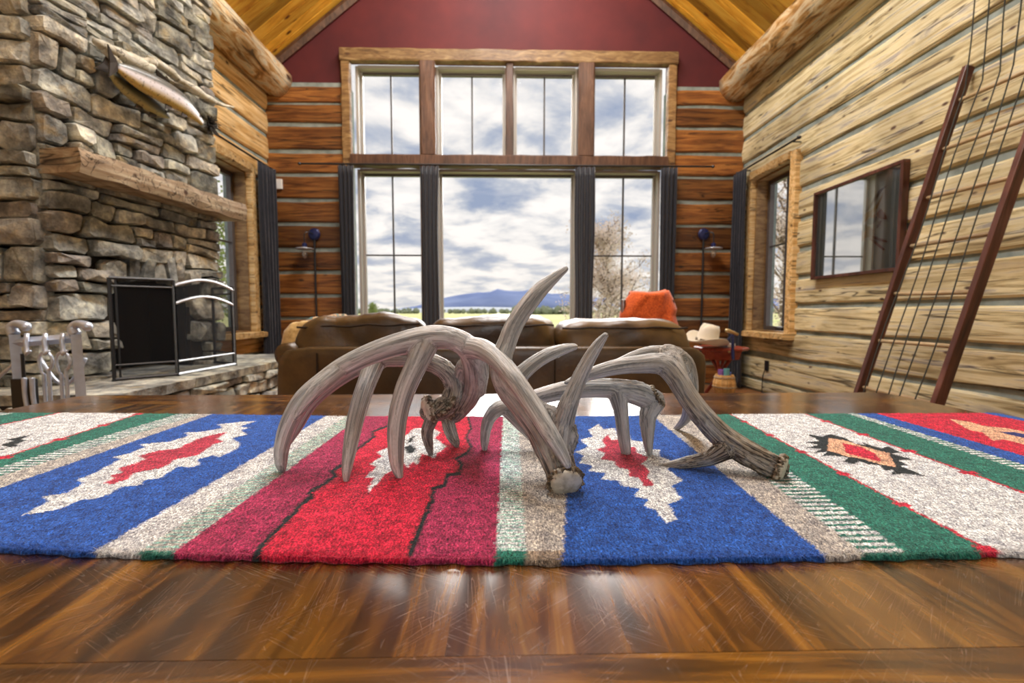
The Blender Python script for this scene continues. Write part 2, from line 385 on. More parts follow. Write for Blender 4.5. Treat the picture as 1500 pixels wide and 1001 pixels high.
M['leaf'] = (lambda m: (m.col(m.ramp(m.noise(m.coord('Object', (1, 1, 1), False), 3, 2), [(.35, (.18, .24, .07)), (.65, (.40, .46, .18))])), m.m)[1])(MT('leaf', .9, .1))



# ================================================================== ROOM SHELL
ZR = 6.75; XRID = .09; SL = .8; YREAR = -3.5
def roofz(x): return ZR-SL*abs(x-XRID)
LOGTOP = 3.93
COURSES = [0.0, .30, .62, .92, 1.22, 1.53, 1.84, 2.17, 2.49, 2.82, 3.12, 3.46, 3.77]   # chink centre heights
link('floor', bx(XL-.3, XR+.3, YREAR-.1, YB+.3, -.12, 0), M['floor'], kind='structure')

def hewn_log(Ln, h, d, seed, wav=.012):
    """log squared with an axe: long axis x from 0, room side -y, z up from 0"""
    rnd = random.Random(seed); n = max(3, int(Ln/.13)); V = []; Fc = []
    prof = [(.045, .0, .35), (.0, .03, 1), (-.012, .09, 1), (-.015, .36, 1), (-.015, .66, 1), (-.010, .92, 1), (.002, .975, 1), (.045, 1.0, .35)]
    m = len(prof)
    for i in range(n+1):
        x = Ln*i/n
        lo = noise.noise(Vector((x*1.3, seed*3.1, 0)))*wav*1.5; hi = noise.noise(Vector((x*1.3, seed*3.1, 9)))*wav*1.5
        for j, (y, t, w) in enumerate(prof):
            z = lo+(h+hi-lo)*t
            yy = y+noise.noise(Vector((x*3, z*5+seed, 3)))*.010*w
            V.append((x, yy, z))
        V.append((x, d, h*.95)); V.append((x, d, h*.05))
    k = m+2
    for i in range(n):
        for j in range(k):
            a = i*k+j; b = i*k+(j+1) % k; Fc.append((a, a+k, b+k, b))
    Fc.append(tuple(range(k))); Fc.append(tuple(n*k+j for j in range(k))[::-1])
    me = pyd(V, Fc); me.shade_smooth(); me.set_sharp_from_angle(angle=R(28)); return me
def wall_logs(parent, segs_for, origin, rot, mat, zs, seedbase):
    for i in range(len(zs)-1):
        z0 = zs[i]+.018+.012*noise.noise(Vector((i*5.3, seedbase, 0))); z1 = zs[i+1]-.018-.012*noise.noise(Vector((i*5.3+2, seedbase, 0)))
        for (a, b) in segs_for((z0+z1)/2, z0, z1):
            if b-a < .05: continue
            o = link('log', hewn_log(b-a, z1-z0, .16, seedbase+i*7+int(a*10)), mat, parent)
            rm = Euler((0, 0, rot)).to_matrix()
            o.location = Vector(origin)+rm @ Vector((a, 0, 0))+Vector((0, 0, z0)); o.rotation_euler = (0, 0, rot)

# --- back wall: window wall.  heights/abscissae read off the facade plane
bwz = lambda py: P(745, py, YB).z
bwx = lambda px, py=300: P(px, py, YB).x
WX0, WX1 = bwx(506), bwx(985); TOPZ = bwz(77); TRZ0, TRZ1 = bwz(247), bwz(230); SILL = .62
wall_back = struct('wall_back')
bm = bmesh.new(); T0, T1 = YB+.014, YB+.28
bx(XL-.3, WX0+.05, T0, T1, 0, 4.0, bm); bx(WX1-.05, XR+.3, T0, T1, 0, 4.0, bm); bx(WX0, WX1, T0, T1, 0, SILL-.05, bm)
link('chinking', mesh_from(bm), M['chink'], wall_back)
def seg_back(zm, z0, z1):
    if zm < SILL: return [(0, XR-XL)]
    return [(0, WX0-XL+.02), (WX1-.02-XL, XR-XL)]
wall_logs(wall_back, seg_back, (XL, YB, 0), 0, M['log_shaded'], COURSES[:-1]+[3.73, 3.97], 100)
# red plastered gable above the logs (pieces around the window), real thickness
bm = bmesh.new()
def prism(bm, poly, y0, y1):
    a = [bm.verts.new((x, y0, z)) for x, z in poly]; b = [bm.verts.new((x, y1, z)) for x, z in poly]; n = len(poly)
    bm.faces.new(a); bm.faces.new(b[::-1])
    for i in range(n): bm.faces.new((a[i], b[i], b[(i+1) % n], a[(i+1) % n]))
e_ = .02
prism(bm, [(XL-.3, 3.965), (WX0+.03, 3.965), (WX0+.03, roofz(WX0+.03)+.05), (XL-.3, roofz(XL-.3)+.05)], YB+.015, T1)
prism(bm, [(WX1-.03, 3.965), (XR+.3, 3.965), (XR+.3, roofz(XR+.3)+.05), (WX1-.03, roofz(WX1-.03)+.05)], YB+.015, T1)
prism(bm, [(WX0+.03, TOPZ-.03), (WX1-.03, TOPZ-.03), (WX1-.03, roofz(WX1-.03)+.05), (XRID, ZR+.05), (WX0+.03, roofz(WX0+.03)+.05)], YB+.015, T1)
link('gable_plaster', mesh_from(bm), M['red_paint'], wall_back)

# --- window wall: posts, rails, sashes
win = struct('trim_1')   # rough wooden frame round the whole window wall
def piece(name, x0, x1, y0, y1, z0, z1, mat, parent, seg=None):
    c = ((x0+x1)/2, (y0+y1)/2, (z0+z1)/2)
    bm = bmesh.new(); box(bm, (0, 0, 0), (x1-x0, y1-y0, z1-z0), bev=min(x1-x0, y1-y0, z1-z0)*.12)
    return link(name, mesh_from(bm), mat, parent, loc=c)
def rough_beam(name, a, b, hw, hd, mat, parent, seed=0, amp=.010):
    """beam from a to b with wandering edges; hw half height (in z or x), hd half depth in y"""
    a = Vector(a); b = Vector(b); Ln = (b-a).length; n = int(Ln/.07)+2; t = (b-a).normalized(); w = Vector((0, 0, 1)) if abs(t.z) < .5 else Vector((1, 0, 0))
    d = Vector((0, 1, 0)) if abs(t.y) < .5 else Vector((1, 0, 0))
    V = []; Fc = []
    for i in range(n):
        s = -Ln/2+Ln*i/(n-1); k = 8
        for j in range(k):
            ang = [.22, pi/2-.22, pi/2+.22, pi-.22, pi+.22, 1.5*pi-.22, 1.5*pi+.22, 2*pi-.22][j]; ang = [pi/4-.10, pi/4+.10, .75*pi-.10, .75*pi+.10, 1.25*pi-.10, 1.25*pi+.10, 1.75*pi-.10, 1.75*pi+.10][j]; cx, cy = cos(ang), sin(ang); m = max(abs(cx), abs(cy))
            q = t*s+w*(cx/m*hw+noise.noise(Vector((s*4+seed, j*1.7, 1)))*amp)+d*(cy/m*hd+noise.noise(Vector((s*4+seed, j*1.7, 7)))*amp*.6)
            V.append(q)
    for i in range(n-1):
        for j in range(8): Fc.append((i*8+j, i*8+(j+1) % 8, (i+1)*8+(j+1) % 8, (i+1)*8+j))
    Fc.append(tuple(range(8))[::-1]); Fc.append(tuple((n-1)*8+j for j in range(8)))
    bm = bmesh.new(); me = pyd(V, Fc); bm.from_mesh(me); bmesh.ops.recalc_face_normals(bm, faces=bm.faces); bm.to_mesh(me); bm.free()
    return link(name, me, mat, parent, loc=(a+b)/2)
HX = bwz(95)
rough_beam('header_board', (WX0-.01, YB-.03, (TOPZ+HX)/2), (WX1+.01, YB-.03, (TOPZ+HX)/2), (TOPZ-HX)/2, .05, M['trim_wood'], win, 3)
rough_beam('side_board', (WX0+.05, YB-.01, .0), (WX0+.05, YB-.01, HX), .055, .05, M['trim_wood'], win, 8)
rough_beam('side_board', (WX1-.05, YB-.01, .0), (WX1-.05, YB-.01, HX), .055, .05, M['trim_wood'], win, 15)
rough_beam('transom_rail', (WX0+.1, YB-.02, (TRZ0+TRZ1)/2), (WX1-.1, YB-.02, (TRZ0+TRZ1)/2), (TRZ1-TRZ0)/2, .07, M['post_wood'], win, 21)
rough_beam('window_stool', (WX0+.1, YB-.04, SILL-.03), (WX1-.1, YB-.04, SILL-.03), .035, .12, M['trim_wood'], win, 30)
posts = [(618, 640), (845, 868)]
for a, b in posts:
    for (z0, z1) in ((TRZ1, HX), (SILL, TRZ0)):
        x0, x1 = bwx(a), bwx(b); rough_beam('post', ((x0+x1)/2, YB, z0), ((x0+x1)/2, YB, z1), (x1-x0)/2, .09, M['post_wood'], win, a)
rough_beam('post', (bwx(746.5), YB+.03, TRZ1), (bwx(746.5), YB+.03, HX), .05, .08, M['post_wood'], win, 77)
wn_ = [0]
def window_back(px0, px1, z0, z1, vm, hm):
    wn_[0] += 1; w = struct('window_%d' % wn_[0]); x0, x1 = bwx(px0), bwx(px1); g = YB+.20
    for (a, b, c, d) in ((x0-.01, x0+.025, z0, z1), (x1-.025, x1+.01, z0, z1)):
        piece('jamb', a, b, YB+.07, g+.04, c, d, M['jamb'], w)
    piece('jamb', x0+.025, x1-.025, YB+.07, g+.04, z1-.03, z1+.01, M['jamb'], w)
    piece('jamb', x0+.025, x1-.025, YB+.07, g+.04, z0-.01, z0+.03, M['trim_wood'], w)
    xi0, xi1, zi0, zi1 = x0+.025, x1-.025, z0+.03, z1-.03; t = .028
    for (a, b, c, d) in ((xi0, xi0+t, zi0, zi1), (xi1-t, xi1, zi0, zi1), (xi0+t, xi1-t, zi1-t, zi1), (xi0+t, xi1-t, zi0, zi0+t)):
        piece('sash', a, b, g-.02, g+.03, c, d, M['jamb'] if c == zi0 and d == zi1 else M['sash'], w)
    link('pane', bx(xi0+t, xi1-t, g, g+.006, zi0+t, zi1-t), M['pane'], w)
    for f in vm:
        x = x0+(x1-x0)*f; piece('muntin', x-.011, x+.011, g-.012, g+.018, zi0+t, zi1-t, M['muntin'], w)
    for f in hm:
        z = f; piece('muntin', xi0+t, xi1-t, g-.010, g+.016, z-.010, z+.010, M['muntin'], w)
mz = bwz(372)
for a, b in ((523, 618), (640, 742), (752, 845), (868, 968)): window_back(a, b, TRZ1, HX, [.5], [])
window_back(523, 618, SILL, TRZ0, [.5], [mz]); window_back(640, 845, SILL, TRZ0, [], []); window_back(868, 968, SILL, TRZ0, [.5], [mz])

# --- side walls
SWT = 3.93
def side_wall(name, X, sgn, wy0, wy1, wz0, wz1, mat, seed, wname, trimname):
    """X face of the wall, sgn +1 = wall lies towards +x"""
    w = struct(name); bm = bmesh.new(); a, b = X+sgn*.014, X+sgn*.28
    bx(a, b, YREAR, wy0, 0, SWT+.3, bm); bx(a, b, wy1, YB+.3, 0, SWT+.3, bm); bx(a, b, wy0, wy1, 0, wz0, bm); bx(a, b, wy0, wy1, wz1, SWT+.3, bm)
    link('chinking', mesh_from(bm), M['chink'], w)
    off = .15
    zs = [0]+[z-off+noise.noise(Vector((z*9, seed, 0)))*.03 for z in COURSES[1:]]+[SWT]
    y_start, Ltot = (YREAR, YB-YREAR)
    def segs(zm, z0, z1):
        o0, o1 = wy0-YREAR, wy1-YREAR
        if sgn > 0: o0, o1 = YB-wy1, YB-wy0
        if z1 < wz0+.03 or z0 > wz1-.03: return [(0, Ltot)]
        return [(0, o0), (o1, Ltot)]
    if sgn > 0: wall_logs(w, segs, (X, YB, 0), -pi/2, mat, zs, seed)
    else: wall_logs(w, segs, (X, YREAR, 0), pi/2, mat, zs, seed)
    # window in it
    wi = struct(wname); tr = struct(trimname)
    xf = X-sgn*.02
    g = X+sgn*.17
    def pc(nm, y0, y1, x0, x1, z0, z1, m, par):
        x0, x1 = min(x0, x1), max(x0, x1); return piece(nm, x0, x1, y0, y1, z0, z1, m, par)
    for (p, q, r_, s_) in ((wy0-.09, wy0+.01, wz0-.07, wz1+.09), (wy1-.01, wy1+.09, wz0-.07, wz1+.09)):
        pc('side_casing', p, q, X-sgn*.07, X+sgn*.05, r_, s_, M['log_gold'], tr)
    rough_beam('head_casing', (X-sgn*.03, wy0+.01, wz1+.05), (X-sgn*.03, wy1-.01, wz1+.05), .05, .06, M['log_gold'], tr, seed)
    rough_beam('window_sill', (X-sgn*.05, wy0-.1, wz0-.03), (X-sgn*.05, wy1+.1, wz0-.03), .035, .10, M['log_gold'], tr, seed+4)
    for (p, q, r_, s_) in ((wy0+.01, wy0+.03, wz0, wz1), (wy1-.03, wy1-.01, wz0, wz1)): pc('jamb', p, q, X, g+sgn*.05, r_, s_, M['trim_wood'], wi)
    pc('jamb', wy0+.03, wy1-.03, X, g+sgn*.05, wz1-.02, wz1+.01, M['trim_wood'], wi); pc('jamb', wy0+.03, wy1-.03, X, g+sgn*.05, wz0-.01, wz0+.02, M['trim_wood'], wi)
    t = .05; a0, a1, c0, c1 = wy0+.03, wy1-.03, wz0+.02, wz1-.02
    for (p, q, r_, s_) in ((a0, a0+t, c0, c1), (a1-t, a1, c0, c1), (a0+t, a1-t, c1-t, c1), (a0+t, a1-t, c0, c0+t)): pc('sash', p, q, g-sgn*.03, g+sgn*.03, r_, s_, M['sash'], wi)
    pc('pane', a0+t, a1-t, g, g+sgn*.006, c0+t, c1-t, M['pane'], wi)
    ym = (a0+a1)/2; pc('muntin', ym-.011, ym+.011, g-sgn*.012, g+sgn*.016, c0+t, c1-t, M['muntin'], wi)
    zm = c0+(c1-c0)*.56; pc('muntin', a0+t, a1-t, g-sgn*.010, g+sgn*.014, zm-.01, zm+.01, M['muntin'], wi)
    pc('crank', ym-.07, ym+.07, g-sgn*.06, g-sgn*.03, c0+.0, c0+.035, M['black'], wi)
    return w
side_wall('wall_left', XL, -1, 4.30, 5.66, .76, 2.68, M['log_gold'], 300, 'window_8', 'trim_2')
side_wall('wall_right', XR, 1, 5.06, 5.86, .76, 2.68, M['log_pale'], 500, 'window_9', 'trim_3')
# --- rear wall behind the camera, mostly glass
wr = struct('wall_rear'); bm = bmesh.new()
for a in ((XL-.3, -1.2, 0, 4.4), (1.2, XR+.3, 0, 4.4), (-1.2, 1.2, 0, 1.0), (-1.2, 1.2, 2.8, 4.4)): bx(a[0], a[1], YREAR-.25, YREAR, a[2], a[3], bm)
prism(bm, [(XL-.3, 4.4), (XR+.3, 4.4), (XR+.3, roofz(XR+.3)), (XRID, ZR), (XL-.3, roofz(XL-.3))], YREAR-.25, YREAR)
link('plaster', mesh_from(bm), M['log_pale'], wr)
wi = struct('window_10')
for k in range(3): piece('post', -1.2+k*1.16, -1.12+k*1.16, YREAR-.15, YREAR-.02, 1.0, 2.8, M['post_wood'], wi)

# --- ceiling: tongue and groove boards running from eave to ridge
ceil = struct('ceiling')
Ls = math.hypot(1, SL); ang = math.atan(SL)
bw = .138
def plank_mesh(Ln):
    bm = bmesh.new(); box(bm, (Ln/2, 0, 0), (Ln, bw-.004, .02), bev=.008); return mesh_from(bm)
LR = (XR+.3-XRID)*Ls; LL = (XRID-XL+.3)*Ls
pmR, pmL = plank_mesh(LR), plank_mesh(LL)
ny = int((YB+.1-YREAR)/bw)
for k in range(ny):
    y = YB+.05-bw*(k+.5)
    j = noise.noise(Vector((k*3.3, 0, 0)))*.004
    o = link('plank', pmR, M['ceil'], ceil, loc=(XRID, y, ZR+.01+j)); o.rotation_euler = (0, ang, 0)
    o = link('plank', pmL, M['ceil'], ceil, loc=(XL-.3, y, roofz(XL-.3)+.01+j)); o.rotation_euler = (0, -ang, 0)
bm = bmesh.new()
prism(bm, [(XL-.3, roofz(XL-.3)+.025), (XRID, ZR+.03), (XR+.3, roofz(XR+.3)+.025), (XR+.3, roofz(XR+.3)+.12), (XRID, ZR+.14), (XL-.3, roofz(XL-.3)+.12)], YREAR-.2, YB+.28)
bmesh.ops.recalc_face_normals(bm, faces=bm.faces)
link('roof_deck', mesh_from(bm), M['post_wood'], ceil)
# rake trim where the gable meets the ceiling
tk = struct('trim_4')
for s in (1, -1):
    xe = XR if s > 0 else XL
    a = Vector((XRID, YB-.02, ZR-.10)); b = Vector((xe, YB-.02, roofz(xe)-.10))
    link('rake_board', tube([a, b], .06, 4, flat=.5), M['post_wood'], tk)
# round plate logs
def round_log(x, z, r, seed, label):
    n = 70; V = []; Fc = []; seg = 18
    for i in range(n):
        y = YREAR+.02+(YB-.02-YREAR)*i/(n-1)
        for k in range(seg):
            a = 2*pi*k/seg; rr = r*(1+.11*noise.noise(Vector((cos(a)*1.3, sin(a)*1.3, y*1.6+seed)))+.05*noise.noise(Vector((cos(a)*3, sin(a)*3, y*4+seed))))
            V.append((x+rr*cos(a), y, z+rr*sin(a)))
    for i in range(n-1):
        for k in range(seg): Fc.append((i*seg+k, i*seg+(k+1) % seg, (i+1)*seg+(k+1) % seg, (i+1)*seg+k))
    Fc.append(tuple(range(seg))[::-1]); Fc.append(tuple((n-1)*seg+k for k in range(seg)))
    c = Vector((x, 1.3, z)); V = [Vector(v)-c for v in V]
    V = [Vector((v.y, -v.x, v.z)) for v in V]
    t = struct(label); link('round_log', pyd(V, Fc), M['round_log'], t, smooth=True, loc=c, rot=(0, 0, pi/2))
round_log(-2.93, 4.0, .20, 1, 'trim_5')
round_log(3.10, 4.0, .20, 33, 'trim_6')

# ================================================================== OUTSIDE
link('ground', bx(-3000, 3000, YB+.6, 6000, -.6, -.4), M['grass'], kind='structure')
def ridge_mesh(prof, Y, depth, nz=14, rough=.12, seed=0):
    xs = np.linspace(prof[0][0], prof[-1][0], 220); V = []; sn = []
    for j in range(nz):
        t = j/(nz-1)
        for x in xs:
            py = np.interp(x, [p[0] for p in prof], [p[1] for p in prof]); h = (458-py)/F*Y
            X = (x-735)/F*Y; base = h*t
            yy = Y+depth*t*t
            k = noise.fractal(Vector((X/260+seed, yy/260, 0)), 1, 2, 5)
            zz = base*(1+.0*k)+k*h*rough*t*(1 if j else 0)
            V.append((X*(1+depth*t*t/Y*.0), yy+k*90*(1-t), max(zz, -.3) if j else -1)); sn.append(t*h/ (40/F*Y))
    n = len(xs); Fc = [(j*n+i, j*n+i+1, (j+1)*n+i+1, (j+1)*n+i) for j in range(nz-1) for i in range(n-1)]
    # back slope
    b0 = (nz-1)*n; m = len(V)
    for i in range(n): V.append((V[b0+i][0], V[b0+i][1]+depth*1.5, -1)); sn.append(0)
    Fc += [(b0+i, b0+i+1, m+i+1, m+i) for i in range(n-1)]
    me = pyd(V, Fc); at = me.attributes.new('snow', 'FLOAT', 'POINT'); at.data.foreach_set('value', sn); return me
mt = [(-400, 440), (100, 452), (380, 456), (500, 457), (545, 452), (590, 446), (615, 438), (640, 430), (665, 426), (690, 423), (715, 420), (728, 416), (745, 421), (770, 422), (790, 420), (812, 424), (835, 426), (860, 428), (900, 432), (960, 436), (1100, 430), (1400, 437), (2200, 440)]
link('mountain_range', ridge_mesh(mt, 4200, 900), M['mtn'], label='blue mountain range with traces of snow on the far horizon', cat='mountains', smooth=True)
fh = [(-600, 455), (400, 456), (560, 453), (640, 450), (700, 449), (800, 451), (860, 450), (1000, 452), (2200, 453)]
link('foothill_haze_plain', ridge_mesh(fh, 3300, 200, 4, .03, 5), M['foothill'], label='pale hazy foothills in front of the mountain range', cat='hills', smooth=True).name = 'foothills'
def blobs(n, xr, Y, r, zr, mat, seed, name, label, cat):
    rnd = random.Random(seed); bm = bmesh.new()
    for i in range(n):
        X = rnd.uniform(*xr); s = rnd.uniform(*r)
        ret = bmesh.ops.create_icosphere(bm, subdivisions=1, radius=1)
        Mx = Matrix.Translation((X, Y+rnd.uniform(-8, 8), -.4+s*zr*.8)) @ Matrix.Diagonal((s, s, s*zr, 1)); bmesh.ops.transform(bm, matrix=Mx, verts=ret['verts'])
        for v in ret['verts']: v.co += Vector((rnd.gauss(0, 1), rnd.gauss(0, 1), rnd.gauss(0, 1)))*s*.12
    return link(name, mesh_from(bm), mat, kind='stuff', label=label, cat=cat)
blobs(420, (-200, 420), 560, (2, 4.0), 1.0, M['farwood'], 4, 'far_treeline', 'low line of distant trees at the far edge of the field', 'trees')
blobs(120, (10, 62), 330, (1.6, 3.2), 1.2, M['farwood'], 9, 'hedgerow', 'row of small trees in the middle distance right of the mountain window', 'trees')
def tree(name, x, y, h, seed, mat, label, leaves=900, spread=.42, leaf=.035, lr=.16, nb=26, base=-.4, crown=0.15):
    rnd = random.Random(seed); t = thing(name, label, 'tree', (x, y, base))
    L_ = []; tips = []
    trunk = [Vector((rnd.gauss(0, .02)*h*i/6, rnd.gauss(0, .02)*h*i/6, h*.92*i/6)) for i in range(7)]
    L_.append((trunk, [h*.013*(1-.8*i/6) for i in range(7)]))
    for b in range(nb):
        f = rnd.uniform(crown, 1); p = trunk[0].lerp(trunk[6], f); a = rnd.uniform(0, 2*pi); ln = h*spread*(1.1-f*.7)*rnd.uniform(.5, 1)
        d = Vector((cos(a), sin(a), rnd.uniform(.3, 1.1))).normalized(); pts = [p]
        for k in range(4): d = (d+Vector((rnd.gauss(0, .2), rnd.gauss(0, .2), rnd.gauss(.05, .15)))).normalized(); pts.append(pts[-1]+d*ln/4)
        L_.append((pts, [h*.005*(1-.2*k) for k in range(5)])); tips += pts[1:]
        for q in range(5):
            p2 = pts[rnd.randint(1, 4)]; d2 = (d+Vector((rnd.gauss(0, .7), rnd.gauss(0, .7), rnd.gauss(.2, .5)))).normalized(); e2 = p2+d2*ln*.35*rnd.uniform(.4, 1)
            L_.append(([p2, (p2+e2)/2+Vector((0, 0, .01)), e2], [h*.0022]*3)); tips += [e2, (p2+e2)/2]
    link('branches', tubes(L_, 5), M['bark'], t)
    V = []; Fc = []
    for i in range(leaves):
        p = rnd.choice(tips)+Vector((rnd.gauss(0, lr), rnd.gauss(0, lr), rnd.gauss(0, lr)))
        a = Vector((rnd.gauss(0, 1), rnd.gauss(0, 1), rnd.gauss(0, 1))).normalized()*leaf*rnd.uniform(.5, 1.3); b = a.orthogonal().normalized()*leaf*.5*rnd.uniform(.6, 1.2)
        k = len(V); V += [p-a, p+b, p+a, p-b]; Fc.append((k, k+1, k+2, k+3))
    o = link('foliage', pyd(V, Fc), mat, t); o['kind'] = 'stuff'
    return t
tree('flowering_shrub', 2.15, 9.5, 3.3, 5, M['blossom'], 'budding shrub with pale pink blossom seen through the lower right panes', 12000, .42, .034, .09, 60)
tree('budding_bush', 1.48, 7.5, 1.25, 15, M['blossom'], 'low twiggy bush with sparse cream buds outside, left of the tall flowering shrub', 4000, .7, .026, .08, 34)
tree('field_tree', (548-735)/F*130, 130, 3.9, 6, M['leaf'], 'small lone tree far out in the field behind the left panes', 900, .5, .22, .35, 20)
tree('leafy_tree', -6.6, 9.8, 5.0, 8, M['leaf'], 'pale green leafy tree outside the left wall window', 5200, .45, .05, .16, 44)
tree('budding_tree', 7.0, 11.2, 5.6, 11, M['blossom'], 'bare-branched budding tree outside the right wall window', 9000, .45, .05, .10, 60)

# ================================================================== CURTAINS AND RODS
def curtain(axis, c, half, z0, z1, label, group, folds=5, amp=.035, seed=0):
    """pleated drape: along x (axis 0) or y (axis 1)"""
    n = folds*10; nz = 26; V = []; Fc = []
    for j in range(nz):
        t = j/(nz-1); z = z1+(z0-z1)*t
        for i in range(n+1):
            s = i/n*2-1; wv = 1+.16*noise.noise(Vector((seed, t*2, 0)))-.10*sin(pi*t)
            a = s*half*wv; ph = s*folds*pi+noise.noise(Vector((s*2+seed, t*1.5, 3)))*1.4
            d = sin(ph)*amp*(.6+.5*t)
            V.append((a, d, z) if axis == 0 else (d, a, z))
    k = n+1; Fc = [(j*k+i, j*k+i+1, (j+1)*k+i+1, (j+1)*k+i) for j in range(nz-1) for i in range(n)]
    o = link('curtain', pyd(V, Fc), M['curtain'], label=label, cat='curtain', group=group, smooth=True, loc=(c[0], c[1], 0))
    md = o.modifiers.new('thick', 'SOLIDIFY'); md.thickness = .004
    return o
RZ = bwz(248)
rodY = YB-.17
for a, b, lb in ((496, 519, 'dark curtain at the far left end of the window wall'), (616, 643, 'dark curtain between the left panes and the big middle pane'), (842, 871, 'dark curtain between the big middle pane and the right panes'), (967, 991, 'dark curtain at the far right end of the window wall')):
    xa, xb = P(a, 300, rodY).x, P(b, 300, rodY).x; curtain(0, ((xa+xb)/2, rodY), (xb-xa)/2, .02, RZ-.02, lb, 'dark curtains on the window wall', 4, .035, a)
curtain(1, (-2.93, 5.88), .20, .02, 2.82, 'dark curtain beside the left wall window in the far left corner', 'curtains in the room corners', 5, .035, 5)
curtain(1, (3.10, 5.98), .17, .02, 2.82, 'dark curtain beside the right wall window in the far right corner', 'curtains in the room corners', 5, .035, 9)
def rod(a, b, label, wall):
    a, b = Vector(a), Vector(b); t = thing('curtain_rod', label, 'curtain rod', (a+b)/2); c = (a+b)/2
    link('pole', tube([a-c, b-c], .012, 10), M['black'], t)
    for p in (a, b):
        link('finial', lathe([(.001, -.02), (.02, -.012), (.024, 0), (.02, .012), (.001, .02)], 10), M['black'], t, loc=p-c)
        q = a.lerp(b, .10) if p is a else a.lerp(b, .90)
        link('bracket', tube([q-c, q-c+wall], .008, 8), M['black'], t)
rod((bwx(447, 247), rodY, RZ), (bwx(1036, 247), rodY, RZ), 'long black iron rod carrying the four curtains of the window wall', Vector((0, .19, -.03)))
rod((XL+.12, 4.25, 2.84), (XL+.12, 6.10, 2.84), 'black iron curtain rod above the left wall window', Vector((-.13, 0, 0)))
rod((XR-.12, 4.85, 2.84), (XR-.12, 6.10, 2.84), 'black iron curtain rod above the right wall window', Vector((.13, 0, 0)))

# ================================================================== SCONCES, SWITCH, SOCKET
def sconce(px, py, side, label):
    p = P(px, py, YB-.0); t = thing('wall_sconce', label, 'wall lamp', (p.x, YB-.03, p.z), group='wall sconces beside the window wall')
    link('back_plate', lathe([(.075, 0), (.078, .012), (.06, .03), (.02, .04), (.001, .042)], 20, 'y'), M['blue_metal'], t, smooth=False)
    arm = [Vector((0, -.03, 0)), Vector((side*.04, -.10, .01)), Vector((side*.075, -.13, -.01)), Vector((side*.08, -.13, -.10)), Vector((side*.08, -.13, -.15))]
    link('arm', tube([a for a, _ in crom([(q, .008) for q in arm], .01)], .008, 8), M['black'], t)
    link('socket', lathe([(.012, -.13), (.028, -.14), (.03, -.18), (.022, -.19)], 14, c=(side*.08, -.13, 0)), M['blue_metal'], t)
    link('shade', lathe([(.022, -.185), (.10, -.20), (.115, -.207), (.113, -.212), (.02, -.20)], 24, c=(side*.08, -.13, 0)), M['silver'], t, smooth=True)
    link('bulb', lathe([(.012, -.20), (.028, -.22), (.040, -.26), (.036, -.30), (.018, -.33), (.002, -.335)], 16, c=(side*.08, -.13, 0)), M['glass_shade'], t, smooth=True)
    link('conduit', tube([Vector((.0, -.004, -.07)), Vector((.0, -.004, .05-p.z))], .013, 8), M['black'], t)
sconce(462, 344, -1, 'dark blue wall sconce with clear bulb, left of the window wall')
sconce(1029, 344, 1, 'dark blue wall sconce with clear bulb, right of the window wall')
p = P(408, 270, YB-.03); bm = bmesh.new(); box(bm, (0, 0, 0), (.085, .03, .13), bev=.008); link('thermostat', mesh_from(bm), M['white'], label='small white thermostat on the back wall by the left corner', cat='thermostat', loc=(p.x+.01, YB-.035, p.z))
t = thing('wall_outlet', 'black power outlet with hanging cord low on the right wall', 'outlet', PXp(1123, 536, XR-.025))
bm = bmesh.new(); box(bm, (0, 0, 0), (.012, .08, .125), bev=.004); link('cover_plate', mesh_from(bm), M['black'], t)
link('power_cord', tube([Vector((-.01, 0, -.02)), Vector((-.03, .02, -.12)), Vector((-.02, .05, -.3)), Vector((-.03, .0, -.48))], .006, 6), M['black'], t)

# ================================================================== FIREPLACE
O = Vector((-2.68, 2.75)); U = Vector((.18, 1.29)).normalized(); NN = Vector((U.y, -U.x))   # along the face / towards the room
CHW = 1.34; CHH = 4.12; HZ = .57
fp = thing('stone_fireplace', 'tall rough ledgestone fireplace with chimney breast, timber mantel and raised hearth', 'fireplace', (O.x, O.y, 0))
FO = Vector((O.x, O.y, 0))
def fpt(s, d, z): q = O+U*s+NN*d; return Vector((q.x, q.y, z))
OPW = (.40, 1.06); OPZ = 1.10; ARC = .13                   # firebox opening along s, springing height, rise
def arch_z(s):
    m = (OPW[0]+OPW[1])/2; h = (OPW[1]-OPW[0])/2; k = (s-m)/h
    return OPZ+ARC*math.sqrt(max(0, 1-k*k)) if abs(k) < 1 else -1
def core_box(s0, s1, d0, d1, z0, z1, bm):
    vs = [bm.verts.new(fpt(s, d, z)-FO) for z in (z0, z1) for s, d in ((s0, d0), (s1, d0), (s1, d1), (s0, d1))]
    for f in ((3, 2, 1, 0), (4, 5, 6, 7), (0, 1, 5, 4), (1, 2, 6, 5), (2, 3, 7, 6), (3, 0, 4, 7)): bm.faces.new([vs[i] for i in f])
bm = bmesh.new(); D0 = -.50
core_box(.03, OPW[0], -.345, -.03, 0, CHH-.4, bm); core_box(OPW[1], CHW-.03, -.40, -.03, 0, CHH-.4, bm); core_box(OPW[0], OPW[1], -.41, -.03, OPZ+ARC+.03, CHH-.4, bm)
link('mortar_core', mesh_from(bm), M['mortar'], fp)
bm = bmesh.new(); core_box(OPW[0], OPW[1], -.41, -.38, 0, OPZ+ARC+.03, bm); core_box(OPW[0], OPW[0]+.02, -.38, -.06, HZ, OPZ+.1, bm); core_box(OPW[1]-.02, OPW[1], -.38, -.06, HZ, OPZ+.1, bm)
link('firebox', mesh_from(bm), M['soot'], fp)
def warp(u, v, sd): return (u+.030*noise.noise(Vector((u*5, v*6, sd))), v+.026*noise.noise(Vector((u*4, v*5, sd+9)))+.010*noise.noise(Vector((u*13, v*9, sd+3))))
